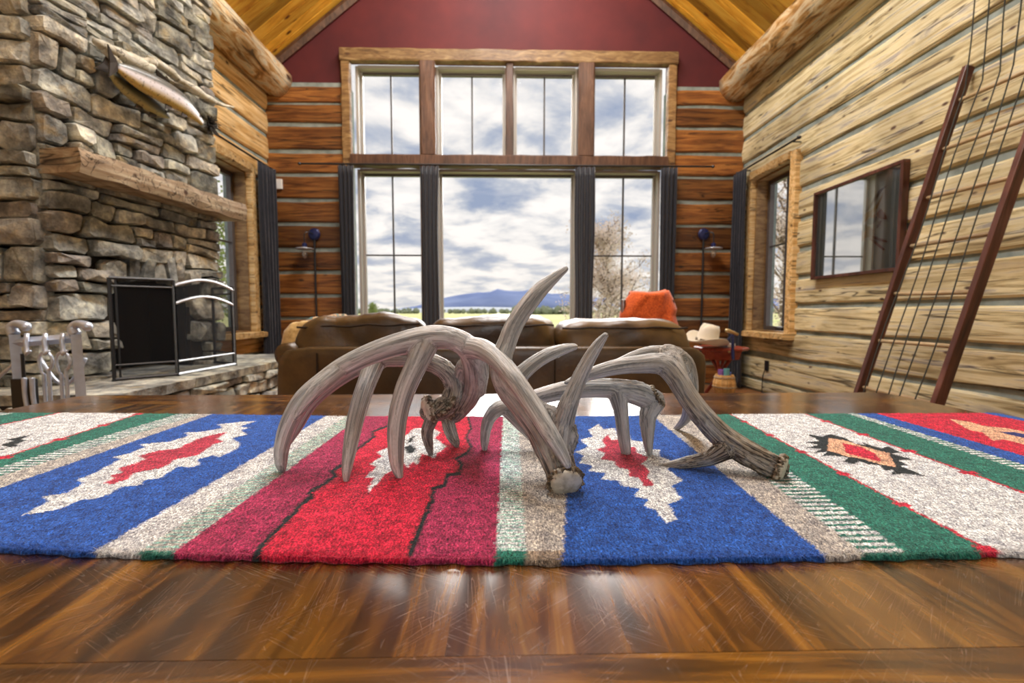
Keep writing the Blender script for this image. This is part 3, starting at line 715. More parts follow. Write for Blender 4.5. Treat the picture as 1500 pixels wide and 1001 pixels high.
def stone_mesh(u0, u1, v0, v1, depth, fn, sd, gap=.008):
    """irregular block whose outline fills the warped cell; fn(u, v, d) -> world"""
    rnd = random.Random(sd); per = []
    w, h = u1-u0, v1-v0; c0 = Vector(((u0+u1)/2, (v0+v1)/2))
    cut = min(w, h)*rnd.uniform(.10, .26)
    def e(a, b): return (a, b)
    pts = []
    nx = 2 if w > .16 else 1
    cs = [min(w, h)*rnd.uniform(.05, .30) for _ in range(4)]
    pts += [(u0+cs[0], v0), *( [(c0.x+rnd.uniform(-.2, .2)*w, v0)] if nx > 1 else []), (u1-cs[1], v0), (u1, v0+cs[1]*.8), (u1, v1-cs[2]*.8), (u1-cs[2], v1), *( [(c0.x+rnd.uniform(-.2, .2)*w, v1+rnd.uniform(-.006, .004))] if nx > 1 else []), (u0+cs[3], v1), (u0, v1-cs[3]*.8), (u0, v0+cs[0]*.8)]
    ol = []
    for a, b in pts:
        a2, b2 = warp(a, b, SEED)
        ol.append(Vector((a2, b2)))
    c = sum(ol, Vector((0, 0)))/len(ol); n = len(ol)
    shr = lambda k, g: [q+(c-q).normalized()*g for q in ol]
    o1 = shr(0, gap); o2 = shr(0, gap+min(w, h)*.05+.004)
    tx, ty = rnd.uniform(-.13, .13), rnd.uniform(-.22, .22); pr = rnd.uniform(-.016, .030)
    V = []
    for q in o1: V.append(fn(q.x, q.y, -.06))
    for q in o1: V.append(fn(q.x, q.y, depth*.35+pr+rnd.uniform(-.006, .004)))
    for q in o2: V.append(fn(q.x, q.y, depth+pr+(q.x-c.x)*tx+(q.y-c.y)*ty+rnd.uniform(-.006, .006)))
    V.append(fn(c.x+rnd.uniform(-.1, .1)*w, c.y, depth+pr+.004+rnd.uniform(-.010, .010)))
    Fc = []
    for r_ in range(2):
        for i in range(n): Fc.append((r_*n+i, r_*n+(i+1) % n, (r_+1)*n+(i+1) % n, (r_+1)*n+i))
    for i in range(n): Fc.append((2*n+i, 2*n+(i+1) % n, 3*n))
    ctr = sum(V, Vector())/len(V); V = [v-ctr for v in V]
    me = pyd(V, Fc); return me, ctr
def layout(u0, u1, v0, v1, rnd, hmin, hmax, wmin, wmax):
    cells = []; v = v0
    while v < v1-.03:
        h = rnd.uniform(hmin, hmax)
        if v+h > v1-.05: h = v1-v
        u = u0; last = False
        while u < u1-1e-4:
            w = rnd.uniform(wmin, wmax)*(1.0 if h > .09 else 1.35)
            if u+w > u1-wmin*.8: w = u1-u
            r_ = rnd.random()
            if h > .11 and r_ < .30:
                s = rnd.uniform(.4, .6); cells += [(u, u+w, v, v+h*s), (u, u+w, v+h*s, v+h)]
            elif h > .11 and r_ < .45 and w > .2:
                s = rnd.uniform(.35, .65); k = rnd.uniform(.3, .7); cells += [(u, u+w*s, v, v+h), (u+w*s, u+w, v, v+h*k), (u+w*s, u+w, v+h*k, v+h)]
            else: cells.append((u, u+w, v, v+h))
            u += w
        v += h
    return cells
SEED = 3; rnd = random.Random(21)
fn_face = lambda u, v, d: fpt(u, d, v)-FO
def put_stone(cell, fn, depth, sd, parent=fp, mat='stone', gap=.008):
    me, c = stone_mesh(*cell, depth, fn, sd, gap); bm = bmesh.new(); bm.from_mesh(me); bmesh.ops.recalc_face_normals(bm, faces=bm.faces); bm.to_mesh(me); bm.free()
    return link('stone', me, M[mat], parent, loc=c)
sd = 0
for cell in layout(.0, CHW, .0, CHH-.3, rnd, .065, .19, .13, .36):
    u, v = (cell[0]+cell[1])/2, (cell[2]+cell[3])/2; sd += 1
    if v < HZ-.1: continue
    if OPW[0]-.01 < u < OPW[1]+.01 and v < arch_z(max(OPW[0]+.02, min(OPW[1]-.02, u)))+.06+.10: continue
    # trim cells reaching into the opening
    if v < OPZ+.05:
        if cell[0] < OPW[0] < cell[1]: cell = (cell[0], OPW[0], cell[2], cell[3])
        if cell[0] < OPW[1] < cell[1]: cell = (OPW[1], cell[1], cell[2], cell[3])
    if cell[1]-cell[0] < .03: continue
    put_stone(cell, fn_face, .045, sd)
# arch stones
mS = (OPW[0]+OPW[1])/2
for k in range(7):
    s = OPW[0]+(OPW[1]-OPW[0])*(k+.5)/7; a = pi/2; z = arch_z(s); sd += 1
    put_stone((s-.046-(.09 if k == 0 else 0), s+.046+(.05 if k == 6 else 0), z+(.05 if k in (0, 6) else 0), z+.19), fn_face, .045, sd)
# side face towards the dining table: big darker blocks
fn_side = lambda u, v, d: (Vector((O.x-u, O.y-d+ -u*.06, v))-FO)
SEED = 14; rnd = random.Random(5)
for cell in layout(.0, .36, .0, CHH-.3, rnd, .13, .24, .16, .30):
    sd += 1
    if (cell[2]+cell[3])/2 < .2: continue
    put_stone(cell, fn_side, .03, sd)
# end face on the window side
fn_end = lambda u, v, d: (fpt(CHW+d-.005, -u, v)-FO)
for cell in layout(.03, .40, .5, CHH-.3, random.Random(8), .10, .20, .15, .3):
    sd += 1; put_stone(cell, fn_end, .02, sd)
# mantel: rough timber
a, b = P(118, 234, 2.73), P(361, 310, 4.14)
zm0, zm1 = P(116, 252, 2.73).z, P(120, 215, 2.73).z
mA, mB = Vector((a.x, a.y, 0)), Vector((b.x, b.y, 0)); md = (mB-mA).normalized(); mn = Vector((md.y, -md.x, 0)); Ln = (mB-mA).length
V = []; Fc = []; n = 30; dep = .36; k = 12
for i in range(n):
    s = Ln*i/(n-1); e2 = noise.noise(Vector((s*5, 0, 0)))
    prof = [(0, 0), (0, .33), (0, .66), (0, 1), (-.33, 1), (-.66, 1), (-1, 1), (-1, .66), (-1, .33), (-1, 0), (-.66, 0), (-.33, 0)]
    for j, (x, z) in enumerate(prof):
        jit = noise.noise(Vector((s*6, j*2.3, 4)))*.012 if x == 0 else noise.noise(Vector((s*6, j*2.3, 4)))*.006
        q = mA+md*s+mn*(x*dep+jit-(.012 if (z in (0, 1) and x == 0) else 0)); V.append(Vector((q.x, q.y, zm0+(zm1-zm0)*z+jit*.8))-FO)
for i in range(n-1):
    for j in range(k): Fc.append((i*k+j, i*k+(j+1) % k, (i+1)*k+(j+1) % k, (i+1)*k+j))
Fc.append(tuple(range(k))[::-1]); Fc.append(tuple((n-1)*k+j for j in range(k)))
me = pyd(V, Fc); bm = bmesh.new(); bm.from_mesh(me); bmesh.ops.recalc_face_normals(bm, faces=bm.faces); bm.to_mesh(me); bm.free()
mo = link('mantel', me, M['mantel'], fp); mo['label'] = 'rough weathered timber mantel beam'
# raised hearth
HX0, HX1 = -2.04, -1.99; HY0, HY1 = 2.42, 4.75
bm = bmesh.new()
def hp(y): return HX0+(HX1-HX0)*(y-HY0)/(HY1-HY0)
for poly in (([(XL+.06, HY0), (hp(HY0)-.03, HY0), (hp(HY1)-.03, HY1), (XL+.06, HY1)]),):
    a_ = [bm.verts.new(Vector((x, y, .0))-FO) for x, y in poly]; b_ = [bm.verts.new(Vector((x, y, HZ-.06))-FO) for x, y in poly]
    bm.faces.new(a_[::-1]); bm.faces.new(b_)
    for i in range(4): bm.faces.new((a_[i], a_[(i+1) % 4], b_[(i+1) % 4], b_[i]))
link('hearth_core', mesh_from(bm), M['mortar'], fp)
y = HY0-.02; rnd = random.Random(2); i = 0
while y < HY1:
    w = rnd.uniform(.34, .62); y2 = min(HY1+.02, y+w)
    bm = bmesh.new(); nseg = 7
    top = []; 
    for k in range(nseg+1):
        yy = y+(y2-y-.008)*k/nseg; top.append((hp(yy)+.03+noise.noise(Vector((yy*9, i, 0)))*.022, yy))
    poly = top+[(-2.50, y2-.008), (-2.50, y)]
    vb = [bm.verts.new(Vector((px-(.012 if q < len(top) else 0), py, HZ-.06))-FO) for q, (px, py) in enumerate(poly)]
    vt = [bm.verts.new(Vector((px, py, HZ))-FO) for px, py in poly]
    bm.faces.new(vt); bm.faces.new(vb[::-1])
    for q in range(len(poly)): bm.faces.new((vb[q], vb[(q+1) % len(poly)], vt[(q+1) % len(poly)], vt[q]))
    bmesh.ops.recalc_face_normals(bm, faces=bm.faces)
    link('hearth_slab', mesh_from(bm), M['slab'], fp); y = y2; i += 1
for (p0, p1) in ((HY0, 3.2), (3.2, 4.1), (4.1, HY1)):
    bm = bmesh.new(); poly = [(-2.50, p0), (-2.50, p1-.006), (XL+.05, p1-.006), (XL+.05, p0)]
    if p0 < 2.6: poly = [(-2.505, p0), (-2.505, p1-.006), (XL+.05, p1-.006), (XL+.05, p0)]
    vb = [bm.verts.new(Vector((x, y_, HZ-.06))-FO) for x, y_ in poly]; vt = [bm.verts.new(Vector((x, y_, HZ-.004))-FO) for x, y_ in poly]
    bm.faces.new(vt); bm.faces.new(vb)
    for q in range(4): bm.faces.new((vb[q], vb[(q+1) % 4], vt[(q+1) % 4], vt[q]))
    bmesh.ops.recalc_face_normals(bm, faces=bm.faces); link('hearth_slab', mesh_from(bm), M['slab'], fp)
fn_hf = lambda u, v, d: Vector((hp(u)-.03+d, u, v))-FO
for cell in layout(HY0, HY1, .0, HZ-.065, random.Random(12), .09, .16, .14, .30): sd += 1; put_stone(cell, fn_hf, .03, sd)
fn_hs = lambda u, v, d: Vector((hp(HY0)-.03-u, HY0-d, v))-FO
for cell in layout(0, .95, .2, HZ-.065, random.Random(13), .12, .16, .2, .34): sd += 1; put_stone(cell, fn_hs, .02, sd)

# ---------------- fire screen
def bar(a, b, w, d, mat, parent, name):
    return link(name, tube([a, b], w, 4), mat, parent)
fs = thing('fire_screen', 'three-panel black mesh fire screen with arched silver middle panel on the hearth', 'fire screen', (-2.3, 3.2, HZ))
FS = Vector((-2.3, 3.2, HZ))
s0, s1, s2, s3 = Vector((-2.42, 2.88, HZ)), Vector((-2.20, 3.12, HZ)), Vector((-2.17, 3.74, HZ)), Vector((-2.43, 3.90, HZ))
def panel(a, b, zt, mat, arch=0, inner=None):
    pn = link('panel', None, None, fs)
    a, b = a-FS, b-FS; up = Vector((0, 0, 1)); Hh = zt-HZ; r = .011
    def top(z): return [a.lerp(b, i/12)+up*(z+arch*sin(pi*i/12)) for i in range(13)]
    fr = [([a, a+up*Hh], r), ([b, b+up*Hh], r), ([a+up*.012, b+up*.012], r), ([p_ for p_ in top(Hh)], r)]
    fr += [([a+up*.10, b+up*.10], .007)]
    if inner: fr.append((top(Hh-inner), .010))
    else: fr.append((top(Hh-.05), .007)); 
    if not inner:
        d = (b-a)*.09; fr += [([a+d+up*.02, a+d+up*(Hh-.0)], .006)]
    for f in (a, b): fr.append(([f, f+up*.0001+up*.01], .014))
    link('frame', tubes(fr, 6), mat, pn)
    T = top(Hh-.01); V = []; 
    nrm = (b-a).cross(up).normalized()*.001
    for i in range(13): V += [a.lerp(b, i/12)+up*.02, T[i]]
    Fc = [(2*i, 2*i+2, 2*i+3, 2*i+1) for i in range(12)]
    link('mesh', pyd(V, Fc), M['mesh'], pn)
    return pn
panel(s0, s1, 1.215, M['black']); panel(s1, s2, 1.18, M['silver'], .055, .12); panel(s2, s3, 1.20, M['black'])

# ---------------- fireplace tool stand on the floor beside the hearth
TY = 2.22
def tp(px, py): return P(px, py, TY)
b0, b1 = tp(26, 560), tp(117, 555)
ts = thing('tool_stand', 'grey wrought-iron fireplace tool stand with curled tops, left of the hearth', 'tool stand', (tp(70, 500).x, TY, 0))
TO = Vector((tp(70, 500).x, TY, 0))
tl0, tl1 = tp(21, 486)-TO, tp(113, 484)-TO
for px, nm in ((21, 0), (111, 1)):
    t_ = tp(px, 490)-TO; xb = t_.x+.02
    link('post', tube([Vector((xb+.0, 0, 0)), t_], [.026, .026], 4), M['grey_iron'], ts)
    sc = [t_+Vector((0, 0, .0)), t_+Vector((-.012, 0, .03)), t_+Vector((.01, 0, .05)), t_+Vector((.045, -.005, .045)), t_+Vector((.07, -.01, .035)), t_+Vector((.085, -.01, .03))]
    rr = crom([(q, r) for q, r in zip(sc, [.024, .022, .018, .02, .022, .008])], .006)
    link('curl', tube([a for a, _ in rr], [b for _, b in rr], 10), M['grey_iron'], ts, smooth=True)
zb = (tp(70, 499)-TO).z
link('crossbar', tube([Vector((tl0.x, 0, zb-.01)), Vector((tl1.x, 0, zb+.012))], .022, 4), M['grey_iron'], ts)
for f in (.27, .56, .84):
    x = tl0.x+(tl1.x-tl0.x)*f; z = zb+.0
    link('hook', tube([Vector((x, -.02, z+.035)), Vector((x, -.028, z)), Vector((x, -.028, z-.05)), Vector((x+.015, -.045, z-.062)), Vector((x+.04, -.05, z-.045))], [.009, .010, .009, .008, .006], 8), M['grey_iron'], ts, smooth=True)
link('foot', tube([Vector((tl0.x-.0, 0, .015)), Vector((tl1.x+.03, 0, .015))], .018, 4), M['grey_iron'], ts)
for x in (tl0.x+.02, tl1.x+.02): link('foot', tube([Vector((x, -.14, .012)), Vector((x, .14, .012))], .014, 4), M['grey_iron'], ts)
# bowed side bars
for s_, x0 in ((-1, tl0.x), ):
    arc = [Vector((x0+s_*(.02+.16*sin(t*pi/2)), 0, zb-.12-.20*t)) for t in [i/8 for i in range(9)]]
    link('bowed_bar', tube([Vector((x0, .01, zb-.05))]+arc, .008, 8), M['grey_iron'], ts, smooth=True)
bw_ = [Vector((tl0.x+.06+(.22)*t, .05, zb-.09-.13*sin(pi*t))) for t in [i/12 for i in range(13)]]
link('bowed_bar', tube(bw_, .009, 8), M['grey_iron'], ts, smooth=True)
def tool(name, x, dy, label, kind):
    z = zb-.052; o = thing(name, label, 'fireplace tool', (TO.x+x, TY+dy, z), group='fireplace tools on the stand')
    loop = [Vector((.032*sin(t)*(1 if True else 0), 0, -.045+.045*cos(t)-(.02 if abs(t-pi) < 1.2 else 0))) for t in [pi+.35+i*(2*pi-.7)/12 for i in range(13)]]
    V = [([*loop], .0065), ([loop[0], Vector((-.012, 0, -.16)), Vector((-.010, 0, -.55))], .0075), ([loop[-1], Vector((.012, 0, -.16)), Vector((.010, 0, -.55))], .0075)]
    link('shaft', tubes(V, 8), M['grey_iron'], o)
    if kind == 'tongs': link('jaws', tubes([([Vector((-.01, 0, -.55)), Vector((-.03, 0, -.6)), Vector((0, 0, -.66))], .007), ([Vector((.01, 0, -.55)), Vector((.03, 0, -.6)), Vector((0, 0, -.66))], .007)], 8), M['grey_iron'], o)
    else: link('tip', tubes([([Vector((0, 0, -.54)), Vector((0, 0, -.68)), Vector((.02, 0, -.70))], [.010, .007, .003])], 8), M['grey_iron'], o)
x_ = lambda px: (tp(px, 520)-TO).x
tool('fire_tongs', x_(77), -.035, 'grey looped iron tongs hanging from the middle hook of the tool stand', 'tongs')
tool('fire_poker', x_(102), -.035, 'grey looped iron poker hanging near the right post of the tool stand', 'poker')
o = thing('ash_shovel', 'dark fireplace shovel hanging near the left post of the tool stand', 'shovel', (TO.x+x_(44), TY-.035, zb-.06), group='fireplace tools on the stand')
link('shaft', tube([Vector((0, 0, 0)), Vector((0, 0, -.13))], .007, 8), M['black'], o)
link('blade', bx(-.055, .055, -.008, .008, -.42, -.12), M['black'], o)
o = thing('log_tongs', 'pair of short pale steel handles standing in the tool stand', 'tongs', (TO.x+x_(58), TY-.06, zb-.17), group='fireplace tools on the stand')
for dx in (-.018, .018):
    rr = crom([(Vector((dx, 0, 0)), .010), (Vector((dx, 0, -.10)), .009), (Vector((dx+.015, -.0, -.19)), .010), (Vector((dx+.04, 0, -.26)), .011), (Vector((dx+.06, 0, -.5)), .008)], .01)
    link('handle', tube([a for a, _ in rr], [b for _, b in rr], 8), M['grey_iron'], o, smooth=True)

# ---------------- driftwood and mounted trout on the chimney
XF = -2.40
def fish(name, pts, label, mat_top, w, flip=1):
    """pts: list of (point, half-height); body flattened towards the wall"""
    c0 = pts[len(pts)//2][0]; o = thing(name, label, 'mounted fish', c0, group='mounted trout on the chimney')
    sm = crom([(p-c0, r) for p, r in pts], .012); V = []; Fc = []; seg = 16; up = Vector((0, 0, 1)); nr = Vector((1, 0, 0))
    for i, (p, r) in enumerate(sm):
        t = (sm[min(i+1, len(sm)-1)][0]-sm[max(i-1, 0)][0]).normalized(); v = nr.cross(t).normalized()
        for k in range(seg):
            a = 2*pi*k/seg; V.append(p+v*cos(a)*r+nr*sin(a)*r*w)
    n = len(sm); Fc = [(i*seg+k, i*seg+(k+1) % seg, (i+1)*seg+(k+1) % seg, (i+1)*seg+k) for i in range(n-1) for k in range(seg)]
    Fc.append(tuple(range(seg))[::-1]); Fc.append(tuple((n-1)*seg+k for k in range(seg)))
    me = pyd(V, Fc); at = me.attributes.new('belly', 'FLOAT', 'POINT'); at.data.foreach_set('value', [.5-.5*cos(2*pi*(i % seg)/seg)*flip for i in range(len(V))])
    link('body', me, mat_top, o, smooth=True)
    def fin(nm, base_i, spread, ln, sgn, lean=0):
        p, r = sm[base_i]; t = (sm[min(base_i+1, n-1)][0]-sm[max(0, base_i-1)][0]).normalized(); v = nr.cross(t).normalized()*sgn
        a = p-t*spread/2+v*r*.8; b = p+t*spread/2+v*r*.8; q = [a, b, b+v*ln*.5-t*ln*.3+nr*.012, a+v*ln-t*ln*.5+nr*.02]
        V2 = [x+nr*.003 for x in q]+[x-nr*.003 for x in q]
        link(nm, pyd(V2, [(0, 1, 2, 3), (7, 6, 5, 4), (0, 4, 5, 1), (1, 5, 6, 2), (2, 6, 7, 3), (3, 7, 4, 0)]), M['fin'], o)
    fin('dorsal_fin', int(n*.45), .10, .05, 1); fin('belly_fin', int(n*.5), .05, .06, -1); fin('belly_fin', int(n*.72), .05, .06, -1)
    p, r = sm[0]; t = (sm[0][0]-sm[3][0]).normalized(); v = nr.cross(t).normalized()
    q = [p+v*r, p-v*r, p+t*.07-v*.10+nr*.01, p+t*.05+nr*.0, p+t*.07+v*.10+nr*.01]
    V2 = [x+nr*.004 for x in q]+[x-nr*.004 for x in q]
    link('tail_fin', pyd(V2, [(0, 1, 2, 3, 4), (9, 8, 7, 6, 5), (0, 5, 6, 1), (1, 6, 7, 2), (2, 7, 8, 3), (3, 8, 9, 4), (4, 9, 5, 0)]), M['fin'], o)
    p, r = sm[int(n*.90)]; link('eye', lathe([(.001, -.008), (.010, -.004), (.012, 0), (.010, .004), (.001, .008)], 10, 'x'), M['black'], o, loc=p+nr*r*w*.85+Vector((0, 0, r*.3)))
def m_fish(name, top, mid, bel):
    m = MT(name, .3, .6); b = m.attr('belly', 'Fac'); n = m.noise(m.coord('Object', (1, 1, 1), False), 70, 2)
    c = m.ramp(b, [(.30, top), (.46, mid), (.6, mid), (.85, bel)]); c = m.mix(m.gray(n, [(.60, 0), (.68, .7)]), c, (.05, .045, .04)); m.col(c); return m.m
M['fish_a'] = m_fish('trout_skin', (.12, .13, .12), (.78, .76, .80), (.50, .36, .10)); M['fish_b'] = m_fish('brown_trout_skin', (.02, .022, .015), (.07, .065, .03), (.34, .29, .12))
M['fin'] = MT('fin', .6, .3, base=(.035, .028, .022)).m
def XY(px, py, d=0): # point in front of the chimney face (standing off by d)
    r = ray(px, py); n3 = Vector((NN.x, NN.y, 0)); o3 = Vector((O.x, O.y, 0))+n3*d; return CAMLOC+r*((o3-CAMLOC).dot(n3)/r.dot(n3))
FL = 1
fish('mounted_trout', [(XY(172, 98, .20), .026), (XY(186, 106, .20), .052), (XY(208, 118, .20), .074), (XY(235, 132, .21), .083), (XY(262, 148, .21), .077), (XY(282, 165, .20), .054), (XY(296, 180, .19), .024)], 'silver-sided mounted trout with yellow belly on the chimney stones', M['fish_a'], .5, FL)
fish('mounted_trout', [(XY(160, 104, .13), .022), (XY(176, 122, .13), .045), (XY(196, 137, .13), .060), (XY(218, 152, .13), .058), (XY(240, 166, .13), .035), (XY(248, 172, .13), .012)], 'dark olive mounted trout below the silver-sided one on the chimney', M['fish_b'], .5, FL)
M['drift'] = wood('driftwood', [(.3, (.30, .25, .16)), (.5, (.62, .60, .48)), (.7, (.85, .84, .76))], scale=(3, 3, 3), knots=False, var=0, rough=.8)
dr = [([(138, 58), (152, 68), (172, 80), (195, 92), (212, 98), (226, 100)], [.02, .035, .045, .05, .045, .02]), ([(216, 82), (232, 94), (250, 108), (268, 121), (290, 135), (315, 150), (342, 157)], [.012, .028, .03, .025, .035, .02, .008]), ([(190, 76), (205, 86), (226, 92)], [.01, .025, .03]), ([(150, 70), (165, 85), (176, 100), (182, 112)], [.02, .03, .03, .02])]
V = []; Fc = []
c0 = XY(220, 100, .14)
for pts, rs in dr:
    rr = crom([(XY(a, b, .14)-c0, r) for (a, b), r in zip(pts, rs)], .02); pp = [a+Vector((0, 0, noise.noise(a*9)*.02)) for a, _ in rr]
    v, f = tube_vf(pp, [b*(1+.3*noise.noise(a*14)) for a, b in rr], 9, off=len(V)); V += v; Fc += f
link('driftwood_branch', pyd(V, Fc), M['drift'], label='bleached driftwood branch fixed to the chimney above the trout', cat='driftwood', smooth=True, loc=c0)
rnd = random.Random(3); c0 = XY(306, 182, .08); L_ = []
for k in range(70):
    d = Vector((rnd.gauss(0, 1), rnd.gauss(0, 1), rnd.gauss(0, 1))).normalized()*rnd.uniform(.05, .10); d.x = abs(d.x); L_.append(([Vector((0, 0, 0)), d*.6, d+Vector((0, 0, -.01))], [.004, .006, .003]))
link('pine_cone_sprig', tubes(L_, 5), M['fin'], label='dark bristly pine sprig at the right end of the mounted trout', cat='pine sprig', loc=c0)

# ================================================================== SOFA
def lo(name, me, mat, parent, loc, rot=None, smooth=True): return link(name, me, mat, parent, smooth=smooth, loc=loc, rot=rot)
SY = 2.42
xl, xr = P(400, 540, SY).x, P(1036, 540, SY).x; SX = (xl+xr)/2; SW = xr-xl; bt = P(700, 509, SY).z
sf = thing('leather_sofa', 'three-cushion brown leather sofa seen from behind, facing the window wall', 'sofa', (SX, SY+.45, 0))
SO = Vector((SX, SY+.45, 0))
def sp3(x, y, z): return Vector((x, y, z))-SO
lo('back_panel', softbox(SW, .16, bt-.08, 14, 14, .012, 2.2, 3), M['leather'], sf, sp3(SX, SY+.09, .08+(bt-.08)/2))
lo('seat_base', softbox(SW-.1, .86, .30, 8, 14), M['leather'], sf, sp3(SX, SY+.56, .23))
for px in (443.5, 470):
    pass
for px in (464, 813):
    x = P(px, 545, SY).x; link('seam', tube([sp3(x, SY+.004, .12), sp3(x, SY+.0, .45), sp3(x, SY+.004, bt-.03)], .004, 6), M['piping'], sf)
for s_ in (-1, 1):
    x = SX+s_*(SW/2+.0)
    lo('arm', softbox(.20, .86, .42, 10, 8, .01, 3, 4+s_), M['leather'], sf, sp3(x-s_*.08, SY+.60, .36))
    # rolled top of the arm
    V = tube([Vector((0, -.40, 0)), Vector((0, -.38, 0)), Vector((0, 0, .0)), Vector((0, .40, 0)), Vector((0, .42, 0))], [.05, .105, .11, .105, .05], 16)
    if s_ < 0: V = tube([Vector((0, -.43, 0)), Vector((0, -.42, 0)), Vector((0, 0, .0)), Vector((0, .42, 0)), Vector((0, .44, 0))], [.035, .066, .070, .066, .035], 16)
    lo('arm_roll', V, M['leather'], sf, sp3(x-s_*(.045 if s_ < 0 else .06), SY+.48 if s_ < 0 else SY+.56, .770 if s_ < 0 else .60))
cs = [(419, 619, 466, 512, 0), (622, 820, 466, 512, 1), (821, 1023, 470, 510, 2)]
for a, b, t_, bo, k in cs:
    x0, x1 = P(a, 490, SY).x, P(b, 490, SY).x; zt = P((a+b)/2, t_, SY).z; z0 = P((a+b)/2, bo, SY).z-.30
    o = lo('back_cushion', softbox(x1-x0, .27, zt-z0, 16, 5.5, .030, 4.0, 11+k*7, .012), M['leather'], sf, sp3((x0+x1)/2, SY+.215, (zt+z0)/2), (0, R(-1.6) if k == 0 else 0, 0))
    zs = zt-.033
    w = (x1-x0)/2-.022
    loop = [Vector((w*s, -.128-.004*cos(s*3), (zt-z0)/2-.042+.010*noise.noise(Vector((s*3, k, 0))))) for s in [i/14*2-1 for i in range(15)]]
    link('piping', tube(loop, .006, 6), M['piping'], o)
for k in range(3):
    lo('seat_cushion', softbox((SW-.36)/3, .62, .18, 10, 6, .015, 3, 40+k), M['leather'], sf, sp3(SX+(k-1)*(SW-.36)/3, SY+.66, .46))
for sx in (-1, 1):
    for yy in (.10, .90): lo('foot', lathe([(.03, 0), (.035, .04), (.028, .085)], 12), M['black'], sf, sp3(SX+sx*(SW/2-.12), SY+yy, 0))
# cushions on the sofa's left end
p = P(424, 484, 2.74); lo2 = link('throw_pillow', softbox(.33, .14, .37, 12, 3.2, .02, 5, 3), M['gold_cloth'], label='mustard gold throw pillow leaning in the left corner of the sofa', cat='pillow', smooth=True, loc=(p.x+.035, 2.90, .765), rot=(R(-8), R(8), R(-12)))
p = P(462, 474, 2.9); link('patterned_pillow', softbox(.40, .13, .40, 12, 3.2, .02, 5, 8), M['pattern_cloth'], label='teal and rust patterned throw pillow, top edge showing above the sofa back', cat='pillow', smooth=True, loc=(p.x+.03, 3.08, .78), rot=(R(-12), R(-6), R(6)))
# blanket-covered chair behind the sofa
CY = 3.72
cx = P(948, 450, CY).x; zt = P(950, 434, CY).z
ch = thing('high_back_chair', 'high-backed dark wooden chair behind the sofa, hidden under an orange blanket', 'chair', (cx, CY, 0))
for sx in (-.20, .20):
    link('back_post', tube([Vector((sx, .10, 0)), Vector((sx, .06, .45)), Vector((sx, -.02, zt-.03))], .018, 8), M['ladder_wood'], ch, smooth=True)
    link('leg', tube([Vector((sx, .50, 0)), Vector((sx, .48, .45))], .018, 8), M['ladder_wood'], ch)
link('seat', softbox(.48, .48, .05, 6, 10), M['ladder_wood'], ch, loc=(0, .28, .45))
for z in (.6, .75, .9): link('slat', tube([Vector((-.2, .05, z)), Vector((0, .09, z)), Vector((.2, .05, z))], .02, 6, flat=.5), M['ladder_wood'], ch)
cl = [(908, 452), (912, 441), (922, 431), (935, 430), (955, 432), (975, 429), (984, 429), (991, 443), (993, 462), (992, 472)]
V = []; nx = 46; nz = 34
def edge(t, side): # left / right outline by height t (0 top .. 1 bottom)
    if side < 0: return np.interp(t, [0, .12, .5, .75, 1], [925, 919, 909, 908, 913])
    return np.interp(t, [0, .12, .4, .55, .8, 1], [981, 985, 990, 988, 993, 991])
def topy(px): return np.interp(px, [919, 930, 948, 962, 978, 985], [431, 432, 434, 433, 429, 430])
for j in range(nz):
    t = j/(nz-1)
    for i in range(nx):
        s = i/(nx-1); px = edge(t, -1)+(edge(t, 1)-edge(t, -1))*s; py = topy(px)+t*(490-topy(px))
        q = P(px, py, CY); q.y = CY-.05-.03*sin(pi*s)-.03*t+.022*noise.noise(Vector((s*5+t*2, t*2, 1)))+.012*sin(s*16+t*6)*(t+.3)+.07*(abs(s-.5)*2)**4
        V.append(q-Vector((cx, CY, 0)))
for j in range(10):  # over the back
    for i in range(nx):
        q = V[i].copy(); q.y += .012+.018*j; q.z += .010*(1 if j < 5 else -1)*(1) if j < 3 else -.02*(j-4); V.append(q)
Fc = [(j*nx+i, j*nx+i+1, (j+1)*nx+i+1, (j+1)*nx+i) for j in range(nz-1) for i in range(nx-1)]
b_ = nz*nx; Fc += [(i+1, i, b_+i, b_+i+1) for i in range(nx-1)]+[(b_+j*nx+i+1, b_+j*nx+i, b_+(j+1)*nx+i, b_+(j+1)*nx+i+1) for j in range(9) for i in range(nx-1)]
o = link('orange_blanket', pyd(V, Fc), M['orange'], label='bright orange wool blanket draped over the chair back behind the sofa', cat='blanket', smooth=True, loc=(cx, CY, 0))
o.modifiers.new('thick', 'SOLIDIFY').thickness = .012

# ================================================================== SIDE TABLE, HAT, BUCKET
TYs = 4.35; tz = P(1055, 508, TYs).z; tx = P(1056, 510, TYs).x
st = thing('side_table', 'small red-brown wooden side table with crossed legs at the right end of the sofa', 'side table', (tx, TYs, 0))
link('table_top', lathe([(.235, 0), (.245, .008), (.245, .024), (.235, .032)], 8, c=(0, 0, tz-.032)), M['red_wood'], st, rot=(0, 0, R(22)))
link('apron', lathe([(.17, 0), (.19, .08)], 8, c=(0, 0, tz-.115)), M['red_wood'], st)
for k in range(4):
    a = pi/4+k*pi/2; link('leg', tube([Vector((cos(a)*.26, sin(a)*.26, 0)), Vector((-cos(a)*.10, -sin(a)*.10, tz-.1))], .017, 8), M['red_wood'], st)
hc = P(1034, 500, TYs-.08)
ht = thing('cowboy_hat', 'cream straw cowboy hat with dark band resting on the side table', 'hat', (hc.x, hc.y, tz+.002))
